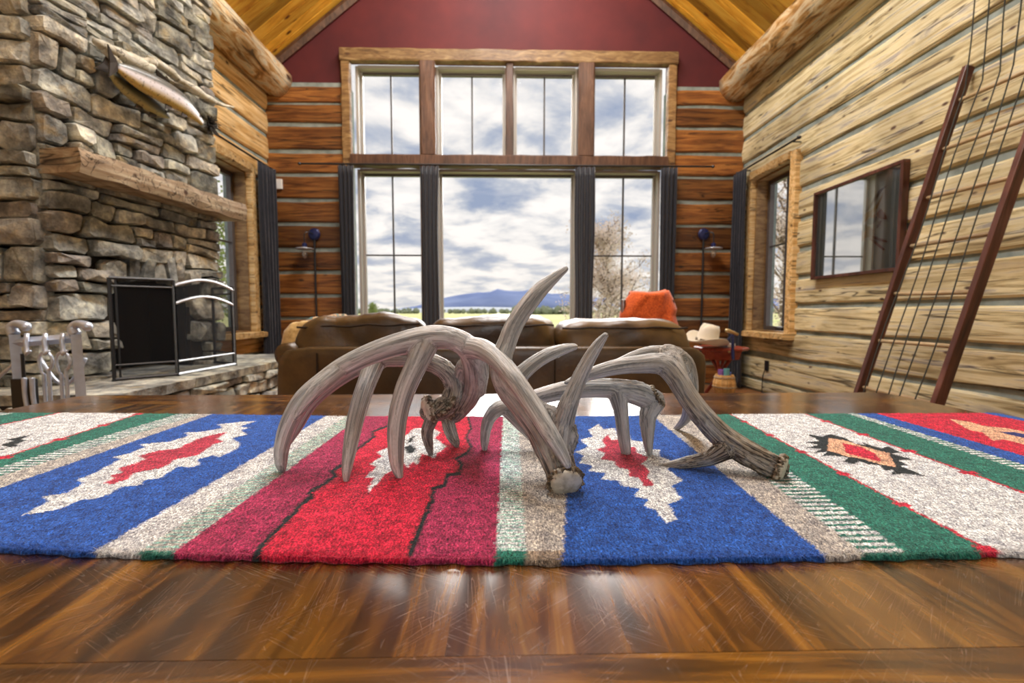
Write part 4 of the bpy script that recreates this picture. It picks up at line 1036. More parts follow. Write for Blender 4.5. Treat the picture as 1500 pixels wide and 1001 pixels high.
def hat_mesh():
    V = []; Fc = []; seg = 40; prof = [(.185, .035), (.178, .03), (.15, .012), (.12, .004), (.100, .004), (.092, .02), (.090, .08), (.084, .145), (.068, .185), (.035, .188), (.004, .17)]
    for r, z in prof:
        for k in range(seg):
            a = 2*pi*k/seg; rr = r*(1+.14*cos(a)**2) ; zz = z
            if r > .11: zz += (sin(a)**2)*(r-.11)*.75-(cos(a)**2)*(r-.11)*.35
            if r < .086 and z > .13: zz -= .035*math.exp(-(sin(a)*r/.02)**2); 
            V.append((rr*cos(a), r*sin(a), zz+.015))
    n = len(prof); Fc = [(i*seg+k, (i)*seg+(k+1) % seg, (i+1)*seg+(k+1) % seg, (i+1)*seg+k) for i in range(n-1) for k in range(seg)]; Fc.append(tuple((n-1)*seg+k for k in range(seg)))
    return pyd(V, Fc)
o = link('hat_body', hat_mesh(), M['hat'], ht, smooth=True, rot=(R(10), R(8), R(20)), loc=(0, 0, .018)); o.modifiers.new('t', 'SOLIDIFY').thickness = .003
link('hat_band', lathe([(.105, .030), (.103, .055), (.1, .055), (.1, .030)], 32), M['leather'], ht, rot=(R(10), R(8), R(20)), loc=(0, 0, .020))
p = P(1057, 500, TYs-.02); vs = thing('clamp_scope', 'small dark upright stand with brass swivel top at the edge of the side table', 'instrument', (p.x, TYs-.235, tz))
link('stem', tube([Vector((0, 0, -.07)), Vector((0, 0, .06)), Vector((0, 0, .13))], [.012, .014, .010], 10), M['blue_metal'], vs)
link('swivel_head', tube([Vector((-.07, 0, .165)), Vector((-.05, 0, .165)), Vector((0, 0, .145)), Vector((.045, 0, .128))], [.016, .018, .016, .012], 10), M['brass'], vs, smooth=True)
link('base_clamp', tube([Vector((0, -.015, -.10)), Vector((0, -.012, -.02))], .014, 8), M['blue_metal'], vs)
link('knob', lathe([(.002, -.01), (.012, -.006), (.012, .006), (.002, .01)], 10, c=(-.03, 0, -.03)), M['brass'], vs)
p = P(1078, 490, TYs); rd = thing('ball_tipped_rod', 'thin dark slanting rod with a ball tip on the side table', 'rod', (p.x-.06, TYs+.05, tz))
link('stem', tube([Vector((-.04, 0, .004)), Vector((.06, 0, .13))], .006, 8), M['blue_metal'], rd); link('tip', lathe([(.001, -.014), (.012, -.007), (.014, 0), (.012, .007), (.001, .014)], 10, c=(.062, 0, .138)), M['silver'], rd)
p = P(1068, 503, TYs-.1); bm = bmesh.new(); box(bm, (0, 0, .02), (.11, .08, .035), bev=.006); link('small_blue_box', mesh_from(bm), M['silver'], label='small pale blue-grey box on the side table right of the hat', cat='box', loc=(p.x, TYs-.08, tz), rot=(0, 0, R(25)))
BY = 3.92; bx_, = (P(1061, 560, BY).x,); zt_ = P(1061, 549, BY).z; zb_ = .0
bk = thing('wooden_bucket', 'pale staved wooden bucket with hoops on the floor beneath the side table', 'bucket', (bx_, BY, .275))
hB = zt_-.275
link('low_stool', tubes([([Vector((0, 0, .235)), Vector((0, 0, .270))], .15)]+[([Vector((.1*a, .1*b, .24)), Vector((.13*a, .13*b, 0))], .014) for a in (-1, 1) for b in (-1, 1)], 12), M['black'], label='low dark stool carrying the wooden bucket', cat='stool', loc=(bx_, BY, 0))
ns = 14
for k in range(ns):
    a0, a1 = 2*pi*k/ns+.012, 2*pi*(k+1)/ns-.012; V = []; zs_ = [0, hB*.35, hB*.6, hB*.85, hB]; rs_ = [.072, .094, .094, .082, .076]
    for z, r in zip(zs_, rs_):
        for a in (a0, a1):
            for q in (r, r-.012): V.append((q*cos(a), q*sin(a), z))
    Fc = []
    for i in range(4):
        b_ = i*4; Fc += [(b_, b_+2, b_+6, b_+4), (b_+1, b_+5, b_+7, b_+3), (b_, b_+4, b_+5, b_+1), (b_+2, b_+3, b_+7, b_+6)]
    Fc += [(0, 1, 3, 2), (16, 18, 19, 17)]
    link('stave', pyd(V, Fc), M['bucket_wood'], bk)
link('hoop', lathe([(.086, hB*.86), (.084, hB*.92), (.077, hB*.92), (.079, hB*.86)], 24), M['mantel'], bk); link('hoop', lathe([(.098, hB*.40), (.099, hB*.46), (.09, hB*.46), (.09, hB*.40)], 24), M['mantel'], bk)
link('bottom', lathe([(.066, .01), (.066, .02)], 20), M['bucket_wood'], bk)
rnd = random.Random(4)
for k, (c_, w_) in enumerate((((.10, .16, .45), 'dark blue'), ((.55, .60, .62), 'pale grey'), ((.25, .12, .40), 'violet'), ((.12, .35, .38), 'teal'))):
    mm = MT('paper_%d' % k, .6, .3, base=c_).m; a = k*1.6; q = Vector((cos(a)*.032, sin(a)*.028, .275))
    ln = hB-.03+.05+.012*k
    link('rolled_paper', lathe([(.010, .022), (.024, .022), (.024, ln+.0), (.018, ln), (.016, ln-.05)], 14, c=(0, 0, 0)), mm, label='%s paper roll sticking out of the wooden bucket' % w_, cat='paper roll', group='rolls in the wooden bucket', loc=(bx_+q.x, BY+q.y, .275))

# ================================================================== PICTURE
Y0, Y1, Z0, Z1 = PXp(1200, 340, XR).y, PXp(1333, 320, XR).y, PXp(1200, 410, XR).z, PXp(1200, 284, XR).z
pc_ = Vector((XR-.045, (Y0+Y1)/2, (Z0+Z1)/2)); hw, hh = abs(Y0-Y1)/2, (Z1-Z0)/2
pf = thing('framed_picture', 'framed drawing of a horse-like figure under reflecting glass on the right log wall', 'picture', pc_)
for nm, a in (('frame_rail', (-hw, hw, hh-.03, hh)), ('frame_rail', (-hw, hw, -hh, -hh+.03)), ('frame_stile', (-hw, -hw+.03, -hh+.03, hh-.03)), ('frame_stile', (hw-.03, hw, -hh+.03, hh-.03))):
    bm = bmesh.new(); bx(-.03, .025, a[0], a[1], a[2], a[3], bm, bev=.004); link(nm, mesh_from(bm), M['ladder_wood'], pf)
M['paper'] = MT('art_paper', .8, .3, base=(.72, .80, .76)).m
link('backing_board', bx(.0, .02, -hw+.02, hw-.02, -hh+.02, hh-.02), M['paper'], pf)
link('glass', bx(-.014, -.011, -hw+.025, hw-.025, -hh+.025, hh-.025), M['pic_glass'], pf)
art_cols = [(.25, .06, .04), (.50, .30, .05), (.12, .25, .32), (.06, .06, .07), (.55, .22, .10), (.10, .20, .08)]
# polygons in the picture's own plane, read in a 230 x 210 px window of the photo detail
def ap(px, py): q = PXp(1180+px/5.006, 220+py/5.006, XR-.048); return (q.y-pc_.y, q.z-pc_.z)
arts = [([(520, 470), (548, 428), (575, 455), (597, 490), (592, 512), (565, 508), (548, 500), (530, 495)], 0), ([(430, 470), (480, 440), (520, 400), (560, 330), (585, 275), (560, 350), (530, 420), (490, 470), (460, 500), (425, 540)], 1),
        ([(500, 350), (540, 290), (600, 258), (560, 300), (520, 360), (480, 420), (440, 460), (470, 400)], 3), ([(455, 510), (500, 475), (525, 490), (520, 520), (490, 545), (455, 545)], 2), ([(470, 480), (510, 470), (515, 490), (480, 500)], 4),
        ([(410, 600), (430, 560), (480, 560), (490, 600), (480, 640), (440, 640), (408, 680)], 1), ([(480, 570), (500, 580), (495, 610), (480, 640), (455, 640), (465, 600)], 0), ([(485, 625), (600, 665), (598, 678), (540, 665), (485, 645)], 0),
        ([(475, 640), (500, 655), (582, 725), (570, 738), (500, 680), (470, 655)], 0), ([(540, 520), (565, 515), (530, 575), (522, 570)], 3), ([(425, 545), (450, 545), (445, 590), (420, 600)], 5)]
V = []; Fc = []; mi = []
for k, (pl, m_) in enumerate(arts):
    b_ = len(V)
    for x, y in pl: q = ap(x, y); V.append((-.0035-.0002*k, q[0], q[1]))
    Fc.append(tuple(range(b_, len(V)))); mi.append(m_)
me = pyd(V, Fc); o = link('drawing', me, [MT('ink_%d' % i, .8, .2, base=c).m for i, c in enumerate(art_cols)], pf)
for p_, m_ in zip(me.polygons, mi): p_.material_index = m_

# ================================================================== LADDER AND CORDS
ld = thing('wooden_ladder', 'dark wooden ladder with pale rungs leaning against the right log wall', 'ladder', (2.43, 2.875, 0))
LO = Vector((2.43, 2.875, 0)); yl, yr = P(1342, 340, 3.16).y, 2.59
yl = 3.16; lm = .289
def rail(y):
    bm = bmesh.new(); Lr = math.hypot(2.66, 2.66*lm)+(0); box(bm, (0, 0, Lr/2), (.062, .036, Lr), bev=.005)
    return link('rail', mesh_from(bm), M['ladder_wood'], ld, loc=(.0, y-LO.y, .02), rot=(0, math.atan(lm), 0))
rail(yl); rail(yr)
for k in range(8):
    z = .14+.33*k; x = lm*z
    link('rung', tube([Vector((x, yr-LO.y+.0, z-.012*(k % 2))), Vector((x, yl-LO.y, z))], .014, 10), M['rung_wood'], ld, smooth=True)
M['cord'] = MT('dark_cord', .8, .2, base=(.05, .055, .05)).m
where = ('nearest the far rail of the ladder', 'second from the far rail of the ladder', 'in the middle of the ladder', 'second from the near rail of the ladder', 'nearest the near rail of the ladder')
for k in range(5):
    y = 3.07-.095*k
    pts = [Vector((2.43+lm*z-.05+.006*sin(z*5+k), y+.010*sin(z*3+k*2), z)) for z in np.linspace(.12, 2.5, 16)]+[Vector((3.105, y-.01, 2.8)), Vector((3.11, y-.015, 3.2)), Vector((3.11, y-.02, 3.78))]
    c0 = (pts[0]+pts[-1])/2
    link('hanging_cord', tube([p_-c0 for p_ in pts], .004, 6), M['cord'], label='thin dark hanging cord running down the ladder, '+where[k], cat='cord', group='thin cords along the ladder', loc=c0)

# ================================================================== DINING TABLE
TX0, TX1, TYN, TYF = -1.29, 1.205, .20, 1.405
dt = thing('dining_table', 'large polished brown wooden table filling the foreground, with scratched top', 'table', (0, .8, 0))
TO2 = Vector((0, .8, 0)); th = .045
fy0, fy1 = PZ(750, 960, TABZ).y, 1.265
def board(name, x0, x1, y0, y1, mat, corners=None):
    bm = bmesh.new(); g = .0001
    c = Vector(((x0+x1)/2, (y0+y1)/2, TABZ-th/2))
    box(bm, (0, 0, 0), (x1-x0-g, y1-y0-g, th))
    return link(name, mesh_from(bm), M[mat], dt, loc=c-TO2)
nb = 18; wv = (TX1-TX0)/nb
for k in range(nb): board('board', TX0+wv*k, TX0+wv*(k+1), fy0, fy1, 'table_y')
def end_board(y0, y1, rc, far):
    # border board with rounded outer corners
    poly = []
    if far:
        poly = [(TX0, y0), (TX1, y0)]
        for i in range(7): a = i/6*pi/2; poly.append((TX1-rc+rc*cos(a), y1-rc+rc*sin(a)))
        for i in range(7): a = pi/2+i/6*pi/2; poly.append((TX0+rc+rc*cos(a), y1-rc+rc*sin(a)))
    else:
        poly = [(TX1, y1), (TX0, y1)]
        for i in range(7): a = pi+i/6*pi/2; poly.append((TX0+rc+rc*cos(a), y0+rc+rc*sin(a)))
        for i in range(7): a = 1.5*pi+i/6*pi/2; poly.append((TX1-rc+rc*cos(a), y0+rc+rc*sin(a)))
    bm = bmesh.new(); c = Vector((0, (y0+y1)/2, TABZ-th/2)); n = len(poly)
    b_ = [bm.verts.new((x, y-c.y, -th/2)) for x, y in poly]; t_ = [bm.verts.new((x, y-c.y, th/2)) for x, y in poly]
    bm.faces.new(b_[::-1]); bm.faces.new(t_)
    for i in range(n): bm.faces.new((b_[i], b_[(i+1) % n], t_[(i+1) % n], t_[i]))
    es = [e for e in bm.edges if all(abs(v.co.z-th/2) < 1e-6 for v in e.verts)]
    bmesh.ops.bevel(bm, geom=es, offset=.0004, segments=1, affect='EDGES')
    link('end_board', mesh_from(bm), M['table_x'], dt, loc=c-TO2)
end_board(TYN, fy0-.0002, .05, False); end_board(fy1+.0002, TYF, .05, True)
link('apron', bx(TX0+.12, TX1-.12, TYN+.10-.8, TYN+.125-.8, TABZ-th-.10, TABZ-th), M['table_x'], dt); link('apron', bx(TX0+.12, TX1-.12, TYF-.125-.8, TYF-.10-.8, TABZ-th-.10, TABZ-th), M['table_x'], dt)
for x in (TX0+.12, TX1-.12):
    for y in (TYN+.12, TYF-.12):
        link('leg', lathe([(.03, 0), (.04, .05), (.035, .3), (.05, .5), (.055, .58), (.055, TABZ-th)], 16), M['table_x'], dt, smooth=True, loc=(x, y-.8, 0))

# ================================================================== WOVEN RUG
cols = {'blue': (.018, .085, .36), 'lblue': (.03, .10, .36), 'white': (.60, .63, .64), 'beige': (.42, .405, .375), 'red': (.50, .014, .045), 'maroon': (.33, .026, .085), 'crimson': (.52, .016, .050), 'green': (.020, .155, .115), 'black': (.012, .020, .024), 'peach': (.66, .38, .24), 'navy': (.02, .03, .16), 'teal': (.25, .48, .42), 'sred': (.42, .035, .07)}
# stripe limits: pixel at the far edge and at (or towards) the near edge of the rug
lines = [((30, 603), (0, 609), None), ((97, 603), (0, 623), None), ((207, 605), (0, 672), None), ((267, 605), (0, 685), None), ((293, 607), (0, 698), None), ((310, 607), (0, 715), None),
         ((480, 608), (152, 800), None), ((505, 611), (217, 800), None), ((527, 612), (267, 800), None), ((737, 612), (727, 805), None), ((759, 612), (770, 805), None), ((834, 612), (826, 805), None),
         ((954, 608), (1204, 810), None), ((1000, 606), (1262, 810), None), ((1038, 608), (1322, 806), None), ((1072, 608), (1456, 810), None), ((1184, 608), (1500, 722), None), ((1244, 607), (1500, 690), None), ((1262, 608), (1500, 681), None), ((1288, 607), (1500, 668), None), ((1442, 605.5), (1500, 617), None), ((1520, 605), (1600, 617), None)]
fills = ['lad', 'green', 'white', 'green', 'lad', 'beige', 'blue', 'beige2', 'pale', 'RED', 'tealw', 'beige', 'blue', 'beige', 'lad', 'green', 'white', 'green', 'lad', 'blue', 'red', 'blue', 'white']
CRi = np.array(CR.transposed())
def project(X, Y, Z):
    d = np.stack([X-CAMLOC.x, Y-CAMLOC.y, np.full_like(X, Z-CAMLOC.z)], -1) @ CRi.T
    return 750+F*d[..., 0]/-d[..., 2], 500.5-F*d[..., 1]/-d[..., 2]
def inpoly(px, py, poly):
    r = np.zeros(px.shape, bool); n = len(poly)
    for i in range(n):
        x1, y1 = poly[i]; x2, y2 = poly[(i+1) % n]
        if y1 == y2: continue
        c = ((y1 > py) != (y2 > py)) & (px < (x2-x1)*(py-y1)/(y2-y1)+x1); r ^= c
    return r
def near_poly(px, py, pts, w):
    """distance to a polyline smaller than w (w grows downwards with the perspective)"""
    r = np.zeros(px.shape, bool)
    for (x1, y1), (x2, y2) in zip(pts[:-1], pts[1:]):
        dx, dy = x2-x1, y2-y1; t = np.clip(((px-x1)*dx+(py-y1)*dy)/(dx*dx+dy*dy), 0, 1)
        r |= (px-x1-t*dx)**2+((py-y1-t*dy)*1.3)**2 < (w*(py-520)/200)**2
    return r
def rug_color(X, Y):
    h = np.sin(Y*2*pi/.0047)*.0009+np.sin(Y*2*pi/.031)*.0008          # weft-by-weft steps of every colour change
    px, py = project(X+h, Y, RUGZ)
    k = np.zeros(px.shape, int)
    for (a, b, _) in lines:
        t = (py-a[1])/(b[1]-a[1]); xb = a[0]+(b[0]-a[0])*t; k += (px > xb).astype(int)
    out = np.zeros(px.shape+(3,))
    lad = (np.sin(Y*2*pi/.0125) > 0.15)
    # distance inside the red band 0..1
    def xl(i): a, b, _ = lines[i]; return a[0]+(b[0]-a[0])*(py-a[1])/(b[1]-a[1])
    for i, f in enumerate(fills):
        m = k == i
        if not m.any(): continue
        if f == 'lad': out[m] = np.where(lad[m][:, None], cols['green'], cols['white'])
        elif f == 'tealw': out[m] = np.where((np.sin(Y[m]*2*pi/.008) > .3)[:, None], cols['teal'], cols['white'])
        elif f == 'pale': out[m] = np.where((np.sin(Y[m]*2*pi/.009) > .3)[:, None], cols['teal'], cols['beige'])
        elif f == 'beige2': out[m] = (.55, .56, .56)
        elif f == 'RED': out[m] = cols['red']
        else: out[m] = cols[f]
    # red band: maroon flanks, bright centre, zig-zag dark lines
    m = k == 9
    zl = [(375, 812), (392, 790), (430, 752), (445, 735), (458, 728), (452, 722), (470, 712), (492, 697), (486, 690), (512, 676), (505, 668), (528, 655), (548, 640), (545, 633), (566, 625), (585, 612)]
    zr = [(600, 812), (606, 795), (632, 735), (634, 716), (650, 712), (656, 696), (672, 694), (676, 680), (668, 672), (684, 664), (690, 655), (683, 640), (690, 628), (686, 612)]
    ly = np.interp(py, [p[1] for p in zl][::-1], [p[0] for p in zl][::-1]); ry = np.interp(py, [p[1] for p in zr][::-1], [p[0] for p in zr][::-1])
    out[m & (px < ly)] = cols['maroon']; out[m & (px > ry)] = cols['maroon']; out[m & (px > ly) & (px < ry)] = cols['crimson']
    out[m & near_poly(px, py, zl, 3.3)] = cols['black']; out[m & near_poly(px, py, zr, 3.3)] = cols['black']
    out[((k == 10) | (k == 8)) & (py > 807)] = cols['green']; out[(k == 11) & (py > 807)] = (.26, .21, .16)
    # thin red lines along the green bands
    def seam(i, w, col, dia=0):
        a, b, _ = lines[i]; xb = a[0]+(b[0]-a[0])*(py-a[1])/(b[1]-a[1]); ww = w*(py-520)/200
        out[np.abs(px-xb) < ww*abs((b[0]-a[0])/(b[1]-a[1]))] = col
        if dia:
            tt = (Y*1.0) % .11; out[(np.abs(px-xb) < ww*4.2*abs((b[0]-a[0])/(b[1]-a[1]))) & (tt < .014)] = col
    seam(1, 1.0, cols['red']); seam(2, 1.2, cols['red'], 1); seam(15, 1.2, cols['red'], 1); seam(16, 1.2, cols['red'], 1)
    q = lambda pts, col: out.__setitem__(inpoly(px, py, pts), cols[col])
    q([(33, 755), (73, 733), (60, 728), (100, 722), (123, 707), (112, 703), (130, 697), (177, 673), (165, 670), (190, 664), (213, 655), (205, 651), (250, 647), (277, 638), (270, 634), (293, 633), (327, 627), (320, 622), (353, 618), (377, 617), (350, 625), (366, 627), (353, 630), (362, 637), (340, 642), (352, 650), (347, 658), (320, 670), (312, 667), (290, 673), (292, 681), (280, 685), (262, 683), (250, 690), (235, 700), (213, 703), (205, 711), (180, 713), (157, 725), (140, 731), (120, 732), (83, 747)], 'white')
    q([(153, 708), (168, 700), (160, 697), (180, 693), (173, 687), (195, 680), (213, 673), (203, 668), (233, 660), (258, 658), (290, 643), (312, 637), (333, 633), (318, 643), (328, 647), (313, 651), (290, 667), (257, 673), (245, 682), (233, 687), (212, 690), (197, 693), (185, 703), (163, 710)], 'sred')
    q([(877, 621), (884, 629), (900, 627), (904, 636), (922, 637), (925, 645), (945, 648), (944, 658), (968, 659), (965, 668), (985, 676), (978, 688), (1000, 703), (984, 712), (998, 730), (980, 740), (992, 760), (975, 767), (962, 748), (945, 742), (950, 732), (930, 728), (936, 716), (912, 712), (905, 704), (882, 703), (886, 693), (862, 690), (868, 682), (848, 678), (856, 668), (842, 662), (862, 655), (850, 644), (868, 640), (862, 630)], 'white')
    q([(890, 636), (895, 645), (906, 644), (910, 654), (930, 655), (934, 664), (950, 670), (940, 680), (952, 690), (948, 700), (960, 711), (945, 713), (935, 700), (920, 697), (922, 688), (905, 685), (900, 676), (880, 673), (886, 664), (872, 658), (888, 655), (882, 645)], 'sred')
    q([(632, 626), (645, 634), (637, 642), (655, 655), (640, 664), (636, 672), (618, 664), (612, 682), (604, 676), (598, 686), (588, 676), (575, 690), (562, 696), (556, 706), (545, 716), (536, 724), (548, 700), (534, 700), (552, 684), (542, 680), (560, 668), (552, 662), (575, 654), (584, 642), (598, 636), (606, 628)], 'white')
    q([(592, 655), (602, 652), (610, 657), (606, 664), (596, 664)], 'black'); q([(596, 650), (600, 642), (608, 638), (603, 648)], 'black')
    zz = [(1182, 636), (1205, 640), (1216, 636), (1236, 641), (1250, 648), (1240, 649), (1268, 652), (1262, 648), (1290, 657), (1300, 654), (1322, 664), (1306, 664), (1338, 674), (1316, 674), (1330, 682), (1318, 682), (1357, 698), (1326, 694), (1306, 696), (1308, 688), (1296, 690), (1290, 682), (1270, 680), (1262, 676), (1248, 680), (1236, 676), (1242, 670), (1222, 668), (1204, 668), (1212, 662), (1190, 664), (1204, 658), (1180, 656), (1200, 652), (1180, 648), (1200, 646)]
    q(zz, 'black'); q([(1214, 642), (1236, 645), (1272, 656), (1302, 664), (1312, 684), (1296, 682), (1265, 673), (1238, 668), (1212, 660)], 'peach'); q([(1234, 649), (1262, 655), (1284, 666), (1292, 677), (1266, 671), (1240, 664)], 'crimson')
    q([(0, 662), (10, 655), (0, 652), (20, 646), (8, 644), (47, 637), (30, 644), (42, 645), (22, 651), (30, 653), (0, 658)], 'black')
    q([(1391, 614), (1420, 618), (1440, 624), (1470, 627), (1500, 632), (1560, 640), (1560, 664), (1500, 651), (1470, 644), (1455, 646), (1440, 634), (1420, 630)], 'peach'); q([(1463, 633), (1485, 633), (1500, 636), (1550, 646), (1500, 642)], 'navy')
    return out
ye_n = lambda X: np.interp(X, [-1.4, -.60, -.40, -.25, .0, .2, .4, .6, 1.4], EN)
ye_f = lambda X: np.interp(X, [-1.4, -.8, -.3, .1, .5, 1.0, 1.4], EF)
def pyY(px, py): q = PZ(px, py, RUGZ); return q.x, q.y
_n = sorted(pyY(*p) for p in ((0, 800), (160, 808), (480, 815), (800, 819), (1200, 813), (1500, 807))); _f = sorted(pyY(*p) for p in ((0, 604), (200, 605), (505, 609), (800, 610), (1100, 606), (1440, 604.5)))
ye_n = lambda X: np.interp(X, [a for a, _ in _n], [b for _, b in _n]); ye_f = lambda X: np.interp(X, [a for a, _ in _f], [b for _, b in _f])
s0_, s1_ = TX0-.16, TX1+.16
NXr, NYr = 1000, 250
S = np.linspace(s0_, s1_, NXr); Tt = np.linspace(0, 1, NYr)
SS, TT = np.meshgrid(S, Tt)
yn = ye_n(S)+.0015*np.sin(S*90)+.001*np.sin(S*230); yf = ye_f(S)+.0015*np.sin(S*70+1)
YY = yn+(yf-yn)*TT
colr = rug_color(SS, YY)
def drape(s, z):
    """fold over the table ends; s runs along the rug, z = height above the table top"""
    r = .012; x = s.copy(); zz_ = TABZ+z
    for sg, xe in ((1, TX1+.0), (-1, TX0)):
        d = (s-xe)*sg; a = np.clip(d/r, 0, pi/2); m = d > 0; rr = r+z
        x = np.where(m, xe+sg*rr*np.sin(a), x); zz_ = np.where(m, TABZ-r+rr*np.cos(a)-np.maximum(0, d-r*pi/2), zz_)
    return x, zz_
rs = np.random.RandomState(3)
ht_ = .0078+.0007*np.sin(YY*2*pi/.0047+np.sin(SS*40)*.6)+rs.normal(0, .00028, SS.shape)+.0022*np.exp(-((SS+.20-.35*(YY-.5))/.035)**2)*np.clip((.75-YY)*4, 0, 1)
edge_d = np.minimum(TT*(yf-yn), (1-TT)*(yf-yn)); ht_ = ht_-.0045*np.clip(1-edge_d/.006, 0, 1)**2
XX, ZZ = drape(SS, ht_)
V = np.stack([XX, YY, ZZ], -1).reshape(-1, 3)
idx = np.arange(NXr*NYr).reshape(NYr, NXr)
Fq = np.stack([idx[:-1, :-1], idx[:-1, 1:], idx[1:, 1:], idx[1:, :-1]], -1).reshape(-1, 4)
# skirt under the long edges
def skirt(row, dirn):
    Xb, Zb = drape(S, np.full_like(S, .0008)); Yb = YY[row]-dirn*.0006; return np.stack([Xb, Yb, Zb], -1)
nv = len(V); V = np.vstack([V, skirt(0, 1), skirt(NYr-1, -1)])
a_ = idx[0]; b_ = nv+np.arange(NXr); F1 = np.stack([b_[:-1], b_[1:], a_[1:], a_[:-1]], -1); a_ = idx[-1]; b2_ = nv+NXr+np.arange(NXr); F2 = np.stack([a_[:-1], a_[1:], b2_[1:], b2_[:-1]], -1)
F3 = np.stack([b_[1:], b_[:-1], b2_[:-1], b2_[1:]], -1)
faces = np.vstack([Fq, F1, F2, F3])
def np_mesh(V, Fq, name='m'):
    me = bpy.data.meshes.new(name); me.vertices.add(len(V)); me.vertices.foreach_set('co', V.astype(np.float32).ravel()); n = Fq.shape[1]
    me.loops.add(Fq.size); me.loops.foreach_set('vertex_index', Fq.astype(np.int32).ravel()); me.polygons.add(len(Fq)); me.polygons.foreach_set('loop_start', np.arange(0, Fq.size, n, dtype=np.int32))
    me.update(calc_edges=True); me.validate(); return me
me = np_mesh(V, faces, 'rug'); cc = np.vstack([colr.reshape(-1, 3), colr[0], colr[-1]]); cc = np.hstack([cc, np.ones((len(cc), 1))])
at = me.color_attributes.new('Col', 'FLOAT_COLOR', 'POINT'); at.data.foreach_set('color', cc.astype(np.float32).ravel())
rug = link('woven_rug', me, M['rug'], label='striped wool table runner in blue, red, green and white with stepped diamonds, under the antlers', cat='rug', smooth=True)
# loose wool fibres
NF = 190000
fs_ = rs.uniform(s0_+.01, s1_-.01, NF); ft = rs.uniform(0, 1, NF)**1.4
ne = 26000; ft[:ne] = np.abs(rs.normal(0, .006, ne)); ft[ne:ne+4000] = 1-np.abs(rs.normal(0, .008, 4000)); ft = np.clip(ft, 0, 1)
fy = ye_n(fs_)+(ye_f(fs_)-ye_n(fs_))*ft
fc = rug_color(fs_, fy)*rs.uniform(.35, 2.5, (NF, 1))+rs.uniform(0, .03, (NF, 1))
an = rs.uniform(0, 2*pi, NF); ln = rs.uniform(.0015, .0045, NF); lng = rs.uniform(0, 1, NF) < .03; ln[lng] *= 2.2; ln[:ne] = rs.uniform(.002, .009, ne)
el = rs.uniform(.1, 1.0, NF); dx = np.cos(an)*np.cos(el); dy = np.sin(an)*np.cos(el); dz = np.sin(el)
dy[:ne] = -np.abs(dy[:ne])*1.0; dz[:ne] *= rs.uniform(-.6, 1, ne)
base = np.stack([fs_, fy, np.full(NF, .0072)], -1); d = np.stack([dx, dy, dz], -1)*ln[:, None]
cv = rs.normal(0, .35, (NF, 3))*ln[:, None]; wv_ = np.stack([-np.sin(an), np.cos(an), np.zeros(NF)], -1)*rs.uniform(.00012, .00022, NF)[:, None]
p1 = base+d*.5+cv*.4; p2 = base+d+cv*.6; p2[:, 2] = np.maximum(p2[:, 2], .001); p1[:, 2] = np.maximum(p1[:, 2], .002)
VV = np.stack([base-wv_, base+wv_, p1-wv_*.8, p1+wv_*.8, p2], 1).reshape(-1, 3)
xx, zz2 = drape(VV[:, 0], VV[:, 2]); VV = np.stack([xx, VV[:, 1], zz2], -1)
ib = np.arange(NF)*5; tri = np.vstack([np.stack([ib, ib+1, ib+3], -1), np.stack([ib, ib+3, ib+2], -1), np.stack([ib+2, ib+3, ib+4], -1)])
me = np_mesh(VV, tri, 'fibres'); at = me.color_attributes.new('Col', 'FLOAT_COLOR', 'POINT'); at.data.foreach_set('color', np.hstack([np.repeat(np.clip(fc, 0, .9), 5, 0), np.ones((NF*5, 1))]).astype(np.float32).ravel())
o = link('loose_fibres', me, M['fibre'], rug); o['kind'] = 'stuff'

